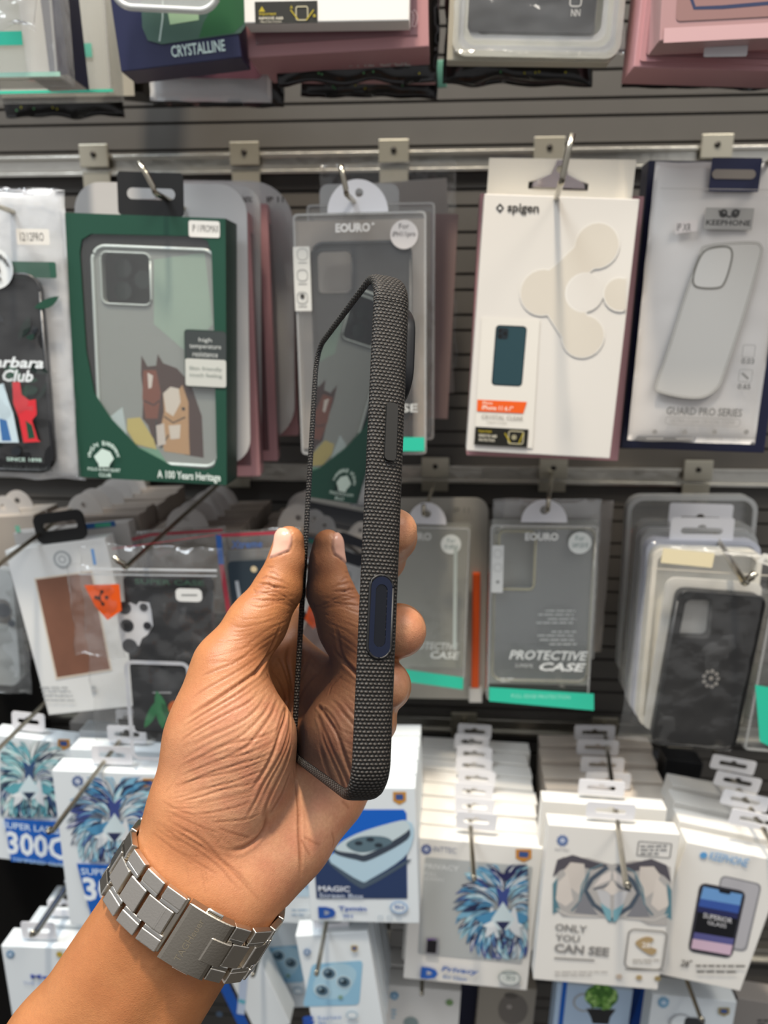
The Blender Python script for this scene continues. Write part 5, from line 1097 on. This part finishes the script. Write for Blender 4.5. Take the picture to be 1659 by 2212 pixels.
a.text('MAGIC', 688, 1912, 756, 1924, 'd4dbe6', .03); a.text('Screen Box', 690, 1928, 786, 1938, 'b9c4d6', .02); a.text('D', 688, 1957, 726, 1982, '2252a4', .09); a.text('Tpmin', 731, 1956, 792, 1968, '2252a4', .03); a.text('9H', 741, 1973, 762, 1981, '4a6fb0', .01)
a.circ(862, 1958, 20, '8fb0d4', 1, .8); a.circ(862, 1958, 16, 'dfe6ea', 1, .75); a.text('9H', 852, 1952, 872, 1963, '3f69a8'); [a.ring(x, 1976, x+8, 1984, 2, 1.5, '9fb0bf') for x in (818, 838, 858)]; a.done()
for i in range(1, 5): dup(P.root, Vector((.0005*i, .0185*i, -.0003*i)), 'white box behind the blue panel box below the phone, '+ORD[i], 'boxes behind the blue panel box', skip=('printed_artwork',))
P = Pk('screen_protector_box', 'pale box squeezed between the hand and the blue panel box', 'box', (565, 1860), (672, 1866), (588, 1992), .50); P.body(.016, sky); a = P.art(); a.rect(600, 1895, 668, 1935, 'c4dcec', 4); lines(a, 630, 1965, 668, 2, 10, '9ab4cc', 3); a.text('9H', 640, 1905, 664, 1918, '7fa4cf'); a.done()
# privacy stack
fr = tabstack(8, (892, 1808), (1173, 1833), (888, 2115), .50, .0172, .0004, 'white box with round lion artwork and grey panel on the centre hook, %s', 'screen protector boxes on the centre hook', white, (1030, 1787), 88, 42, .0172, ORD, False, .0008)
P = fr; a = P.art(-.0003, .000006)
gear(a, 921, 1834, 11, '4c5f9a'); a.text('INTTEC', 936, 1829, 986, 1841, '8b93a8', .0); crest(a, 1131, 1848, 34, 28, 'c98a3a')
a.rect(910, 1860, 1140, 2071, 'b4b8b8', 5); a.text('PRIVACY', 916, 1867, 992, 1878, 'd9dcdc', .02); a.text('FULL', 916, 1883, 944, 1891, 'd0d3d3'); a.text('SCREEN', 916, 1895, 958, 1902, 'd0d3d3')
mane(a, 1086, 1966, 126, BLU, 5, (963, 1866, 1140, 2070))
a.poly([(1062, 1868), (1078, 1880), (1090, 1884), (1104, 1878), (1118, 1868), (1112, 1884), (1094, 1900), (1078, 1890)], '2b2c58')
a.rect(920, 2022, 948, 2058, '8d8f96', 2); a.rect(922, 2026, 943, 2054, '1d1c22', 2); a.line([(922, 2025), (942, 2023)], 2.5, '6a3fa0')
a.text('D', 909, 2085, 946, 2110, '2a5fb4', .09); a.text('Privacy', 953, 2086, 1034, 2100, '3a66ae', .03, .2); a.text('9H Glass', 956, 2104, 1008, 2112, '5a7cb4', .01)
a.circ(1100, 2108, 25, '8d9a9a', 1, .8); a.circ(1100, 2108, 22, 'e4e6e2', 1, .78); a.circ(1100, 2108, 16, '9fb0a8', 1, .6); a.circ(1100, 2108, 14, 'e4e6e2', 1, .55); a.text('9H', 1092, 2103, 1110, 2113, '7a8a86'); a.line([(1082, 2097), (1118, 2098)], 3, '6d7d7d'); a.done()
hook('long steel hook in front of the centre stack of lion artwork boxes', (1024, 1903), .449, 3, up=.003, r=.0018, rise=0)
# only you can see
fr = tabstack(2, (1185, 1781), (1469, 1802), (1180, 2118), .472, .030, .001, 'white box with grey lion eyes and only you can see lettering, %s', 'screen protector boxes with lion eyes', white, (1323, 1763), 106, 40, .014, ORD, False, -.001)
P = fr; a = P.art(-.0003, .000006)
gear(a, 1215, 1815, 12, '5d79ae'); a.text('INTTEC', 1199, 1832, 1230, 1838, 'a9a9ac', 0)
a.ring(1377, 1819, 1449, 1850, 3, 2, '6f6f70'); lines(a, 1383, 1827, 1440, 3, 8, '7d7d7e', 3.5, 3)
x0, y0, x1, y1 = 1200, 1850, 1450, 1996
a.poly([(1205, 1858), (1215, 1850), (1270, 1852), (1320, 1866), (1370, 1858), (1420, 1862), (1448, 1872), (1450, 1940), (1440, 1998), (1400, 1996), (1380, 1985), (1300, 1980), (1215, 1978), (1200, 1960)], 'b6b3b0')
for s_ in (-1, 1):
    cx = 1322
    def m_(p): return (cx+s_*p[0], p[1]+(p[0]*s_)*.05)
    a.poly([m_(p) for p in ((8, 1868), (40, 1862), (85, 1850), (118, 1862), (128, 1900), (112, 1885), (80, 1872), (40, 1880))], '57545c'); a.poly([m_(p) for p in ((60, 1868), (90, 1866), (104, 1884), (90, 1920), (72, 1935), (58, 1900))], 'd6cec6')
    a.poly([m_(p) for p in ((96, 1890), (116, 1910), (122, 1950), (100, 1962), (84, 1948), (90, 1918))], 'dcd4cc'); a.poly([m_(p) for p in ((118, 1900), (128, 1915), (128, 1980), (112, 1970), (122, 1945))], '5b8491')
    a.line([m_(p) for p in ((10, 1872), (44, 1900), (58, 1925), (40, 1955), (12, 1974), (2, 1990))], 11, '4e5a68'); a.line([m_(p) for p in ((50, 1888), (70, 1950), (88, 1972))], 5, '6d7f88'); a.poly([m_(p) for p in ((62, 1930), (82, 1975), (30, 1978))], '85868c'); a.line([m_(p) for p in ((30, 1980), (90, 1982), (120, 1968))], 3, 'dad6d0')
    a.poly([m_(p) for p in ((2, 1880), (22, 1892), (42, 1918), (30, 1912), (4, 1900))], 'e0d8d2'); a.poly([m_(p) for p in ((4, 1925), (34, 1922), (24, 1950), (4, 1968))], 'c8c8ca'); a.line([m_(p) for p in ((0, 1905), (18, 1915), (40, 1922))], 4, '4c5361'); a.poly([m_(p) for p in ((2, 1965), (26, 1950), (12, 1985), (2, 1992))], '7fb0bc'); a.line([m_(p) for p in ((20, 1866), (48, 1880), (66, 1915), (70, 1950))], 3, '6f8f9a')
a.poly([(1322, 1900), (1340, 1922), (1322, 1934), (1304, 1920)], 'dcd4cc')
a.text('ONLY', 1199, 1996, 1268, 2012, '8a8886', .02); a.text('YOU', 1199, 2018, 1252, 2033, '8a8886', .02); a.text('CAN SEE', 1197, 2041, 1316, 2060, '8a8886', .03); a.line([(1197, 2068), (1284, 2073)], 4, '8a8886')
a.ring(1353, 2008, 1436, 2092, 14, 3.5, '8f8c88'); a.poly(smoothc([(1372, 2035), (1395, 2022), (1412, 2028), (1400, 2042), (1418, 2050), (1408, 2062), (1388, 2052)]), 'b39b74'); a.text('28', 1386, 2034, 1404, 2046, 'efe9e0'); lines(a, 1366, 2072, 1424, 2, 6, 'b0aca6', 3, 6); a.line([(1350, 2092), (1432, 2094)], 2.5, '55524f')
lines(a, 1198, 2098, 1312, 2, 7, 'a9a5a1', 2.5, 8); [a.circ(x, 2108+i*2, 7, m) for i, (x, m) in enumerate(((1337, 'c9b9a8'), (1380, 'b09a72'), (1420, '9b8a60')))]; a.done()
tabstack(4, (1183, 1716), (1452, 1726), (1182, 1980), .56, .0235, .0005, 'plain white box rear of the lion eyes box, %s', 'plain screen protector boxes behind the lion eyes', mat('d8cdc0', .45), (1318, 1700), 98, 40, .020, ORD, False, .001)
hook('long steel hook in front of the lion eyes box', (1356, 1918), .402, 3, up=.003, r=.0019, rise=.14, clip=(1300, 1575))
# right glass box
fr = tabstack(4, (1484, 1819), (1700, 1863), (1458, 2112), .485, .0225, .003, 'tilted white box with a phone and grey glass at the right edge, %s', 'screen protector boxes at the right edge', white, (1640, 1787), 108, 38, .018, ORD, False, .001)
P = fr; a = P.art()
a.poly(rpoly([(1557, 1889), (1646, 1909), (1612, 2056), (1530, 2042)], 14), '8f8f93'); a.poly(rpoly([(1560, 1893), (1641, 1912), (1608, 2051), (1534, 2037)], 12), 'b4b3b8')
ph = rpoly([(1512, 1905), (1612, 1925), (1580, 2070), (1485, 2054)], 16); a.poly(ph, '3b3b44'); a.poly(rpoly([(1517, 1911), (1606, 1929), (1576, 2064), (1491, 2049)], 12), '15161c')
a.poly([(1519, 1914), (1603, 1931), (1598, 1955), (1512, 1940)], '6f9fd6'); a.poly([(1512, 1940), (1598, 1955), (1594, 1972), (1508, 1956)], '3c5ba8'); a.poly([(1508, 1956), (1594, 1972), (1592, 1984), (1505, 1968)], '2a2f5c'); a.poly([(1496, 2026), (1582, 2040), (1577, 2062), (1492, 2047)], 'd4b8cc'); a.poly([(1499, 2012), (1585, 2026), (1582, 2040), (1496, 2026)], '5c5c94')
a.rect(1552, 1921, 1578, 1928, '15161c', 3); a.text('SUPERIOR', 1516, 1976, 1584, 1987, 'd8d8dc', .01, -.2); a.text('GLASS', 1526, 1990, 1570, 1999, 'c8c8cc', .01, -.2)
a.circ(1519, 1846, 8, '5f9fd4'); a.text('KEEPHONE', 1530, 1845, 1618, 1864, '7fb0dc', .01); a.text('28', 1470, 2072, 1488, 2087, '55524f', .01); a.circ(1492, 2074, 2.5, '55524f'); lines(a, 1502, 2084, 1656, 1, 1, '6d6a67', 5, 4); lines(a, 1504, 2096, 1630, 1, 1, '6d6a67', 5, 5); a.done()
hook('long steel hook at the lower right, through tabs of the tilted glass boxes', (1720, 1905), .44, 3, up=.004, r=.0019, rise=-.02)
P = PT_('phone_case_box', 'black box edge between the lion eyes stack and the tilted glass stack', 'box', (1440, 1640), (1520, 1650), 300, .60); P.body(.02, mat('14161a', .4))
P = PT_('phone_case_box', 'dark grey box standing behind the lion eyes stack', 'box', (1180, 1625), (1440, 1640), 240, .655); P.body(.015, mat('3b3d42', .5))
# ---- lowest row -----------------------------------------------------------------
P = PT_('screen_protector_box', 'white box with blue lettering at the bottom left corner', 'box', (2, 2043), (186, 2050), 330, .46); P.body(.018, sky); a = P.art(); gear(a, 23, 2060, 9, '5f8fb4'); a.circ(130, 2060, 7, 'b9a03a'); a.text('Magic', 68, 2104, 140, 2116, '4a5fb4', .03); a.text('THE GLASS FILM', 52, 2120, 150, 2127, '8fa0c8', 0); a.done(); P.tab(77, 2019, 74, 40, wtab, y0=.004)
for i in range(1, 6): dup(P.root, Vector((.006+.004*i, .021*i, .002*i)), 'white box behind the bottom left corner box, '+ORD[i], 'boxes behind the bottom left corner box', skip=('printed_artwork',) if i != 2 else ('printed_artwork',))
hook('steel hook tip in the tab of the bottom left corner box', (73, 2021), .44, 4, up=.002, r=.0024)
P = PT_('cable_tie', 'small black coiled cable on the boxes left of the wrist', 'cable', (108, 1950), (166, 1952), 40, .50)
for i in range(5): tube('coil', [(math.cos(t*.5)*P.w*.42, .002*i, -P.h*.5+math.sin(t*.5)*P.h*(.28+.04*i)) for t in range(13)], .0022, blackt, P.root, 8)
def sbox(lab, tl, tr, hp, Y, o, s, prt=True, grp=None):
    P = PT_('screen_protector_box', lab, 'box', tl, tr, hp, Y, group=grp); P.body(.016, sky); a = P.art(); x, y = o
    a.poly(rpoly([(x-42*s, y-30*s), (x+68*s, y-38*s), (x+60*s, y+58*s), (x-62*s, y+62*s)], 10), '8fbdd8'); a.poly(smoothc([(x-40*s, y+22*s), (x-22*s, y-18*s), (x+20*s, y-32*s), (x+54*s, y-12*s), (x+30*s, y+38*s), (x-20*s, y+44*s)]), 'a8cbdd')
    for dx, dy in ((-5, -10), (27, 8), (-20, 26)): a.circ(x+dx*s, y+dy*s, 17*s, 'c4d8e0'); a.circ(x+dx*s, y+dy*s, 14*s, '5b7688'); a.circ(x+dx*s, y+dy*s, 8*s, '2a3c48'); a.circ(x+dx*s-4*s, y+dy*s-4*s, 3*s, '9fb8c4')
    a.circ(x+20*s, y+40*s, 5*s, '7f9f8a'); gear(a, x-52*s, y-58*s, 8*s, '5a7fa8'); crest(a, x+50*s, y-66*s, 14*s, 14*s, 'a89058')
    a.text('S', x-62*s, y+78*s, x-36*s, y+98*s, '2a55ac', .08); a.text('Series', x-30*s, y+78*s, x+22*s, y+86*s, '6f8fc4', .01); a.text('9H', x-28*s, y+90*s, x-12*s, y+98*s, '6f8fc4', .01); a.circ(x+45*s, y+76*s, 13*s, '9fb9c9', 1, .8); a.circ(x+45*s, y+76*s, 10*s, 'dfe6ea', 1, .75); a.done(); return P
P = sbox('white box with three blue lenses and S logo, right of the watch', (544, 1985), (660, 1978), 196, .53, (606, 2072), .85); P.tab(600, 1975, 60, 30, wtab, y0=.006)
P = sbox('white box with three blue lenses and S logo, with a steel hook in front', (638, 2022), (794, 2012), 230, .48, (716, 2112), 1.0); P.tab(712, 2003, 76, 34, wtab, y0=.006)
for i in range(1, 4): dup(P.root, Vector((.0, .0205*i, .001*i)), 'white box stacked behind the three lens box, '+ORD[i], 'boxes behind the three lens box', skip=('printed_artwork',))
hook('steel hook with a shiny tip in front of the three lens box', (684, 2108), .435, 4, up=.003, rise=-.03); hook('small shiny hook tip right beside the watch bracelet', (547, 2110), .47, 4, up=.002)
P = PT_('screen_protector_box', 'slanted blue edged box hanging just below the watch', 'box', (470, 2060), (545, 2040), 190, .50); P.body(.02, sky); a = P.art(); a.rect(488, 2060, 512, 2260, '1c52a8'); a.circ(474, 2190, 7, '3c4c60'); a.line([(530, 2080), (520, 2190)], 16, 'b4c4dc'); a.line([(516, 2160), (530, 2165)], 10, '5faac0'); a.done()
P = PT_('phone_case_box', 'narrow violet box edge between the three lens box and the centre boxes', 'box', (794, 1992), (822, 1992), 170, .54); P.body(.03, mat('5a5a9a', .4))
fr = tabstack(5, (826, 2127), (996, 2142), (828, 2300), .525, .0205, .0008, 'white gear logo box below left of the centre lion stack, %s', 'boxes at the bottom centre', white, (912, 2104), 70, 34, .019, ORD, False, .001)
a = fr.art(); gear(a, 852, 2150, 9, '5a9fc8'); a.circ(971, 2164, 8, '7f9f6a'); a.circ(888, 2208, 16, '8f9f9f'); lines(a, 846, 2180, 856, 3, 8, '9fc4dc', 4); a.done(); hook('steel hook just below the lion artwork box stack', (911, 2150), .50, 4, up=.003)
P = PT_('phone_case_box', 'black and navy box at the bottom centre beside the gear logo box', 'box', (996, 2120), (1040, 2124), 200, .55); P.body(.02, mat('0f1630', .4))
P = PT_('phone_case_box', 'grey box with a dim picture below the lion artwork box', 'box', (1036, 2126), (1160, 2138), 200, .54); P.body(.018, mat('9b9488', .5)); a = P.art(); a.circ(1108, 2180, 32, '77716a', 1, 1.3); a.circ(1104, 2150, 12, '5f5a54', 1.2, .6); a.circ(1100, 2174, 6, 'a8a098'); a.done()
P = PT_('watch_strap_box', 'pale blue box with a green bubble picture at the bottom right', 'box', (1204, 2126), (1368, 2140), 200, .52); P.body(.018, mat('b9cfe6', .4)); a = P.art(-.0003, .000006); a.rect(1206, 2118, 1216, 2300, blue); a.circ(1262, 2165, 25, 'a9adb0'); a.circ(1262, 2165, 20, 'b9cfe6'); a.poly([(1266, 2178), (1330, 2180), (1318, 2196), (1314, 2212), (1280, 2210), (1276, 2196)], '2f2f30')
q = random.Random(8)
a.circ(1299, 2152, 33, '4f7f38', 1.1, .95)
for i in range(45): t = q.uniform(0, 6.28); r = 30*math.sqrt(q.random()); a.circ(1299+r*1.1*math.cos(t), 2152+r*.9*math.sin(t), q.uniform(3.5, 6), q.choice(['8ab860', '6da048', 'a4cc78', '43702f']))
a.done()
P = PT_('watch_strap_box', 'bright blue slanted box between the two lowest right boxes', 'box', (1392, 2128), (1428, 2136), 200, .54); P.body(.03, mat('1c5fc4', .35)); a = P.art(); a.line([(1398, 2212), (1420, 2140)], 12, '7fb0ec'); a.done()
P = PT_('watch_strap_box', 'white box with gear logo and dark watch at the bottom right', 'box', (1410, 2148), (1592, 2164), 200, .50); P.body(.018, sky); a = P.art(); gear(a, 1433, 2164, 12, '6fa8cc'); crest(a, 1563, 2184, 24, 18, '9a8a5a'); a.circ(1470, 2208, 26, 'b0b4b8'); a.circ(1470, 2208, 21, 'dfe6ea'); a.rect(1476, 2196, 1520, 2230, '37393c', 8); a.done(); hook('steel hook in front of the bottom right watch box', (1516, 2206), .47, 4, up=.002, rise=-.02)
P = PT_('phone_case_box', 'grey card box at the bottom right corner', 'box', (1594, 2156), (1720, 2176), 200, .53); P.body(.02, mat('8f8a86', .5)); a = P.art(); lines(a, 1636, 2204, 1660, 2, 8, '2b2a2a', 4); a.done()
# added black panel standing in for shade on the wall at far left
pn = box('shade_panel_1', -.56, -.385, .52, .68, .2, 1.14, mat('1a1a1c', .6), None, .001); pn['kind'] = 'structure'
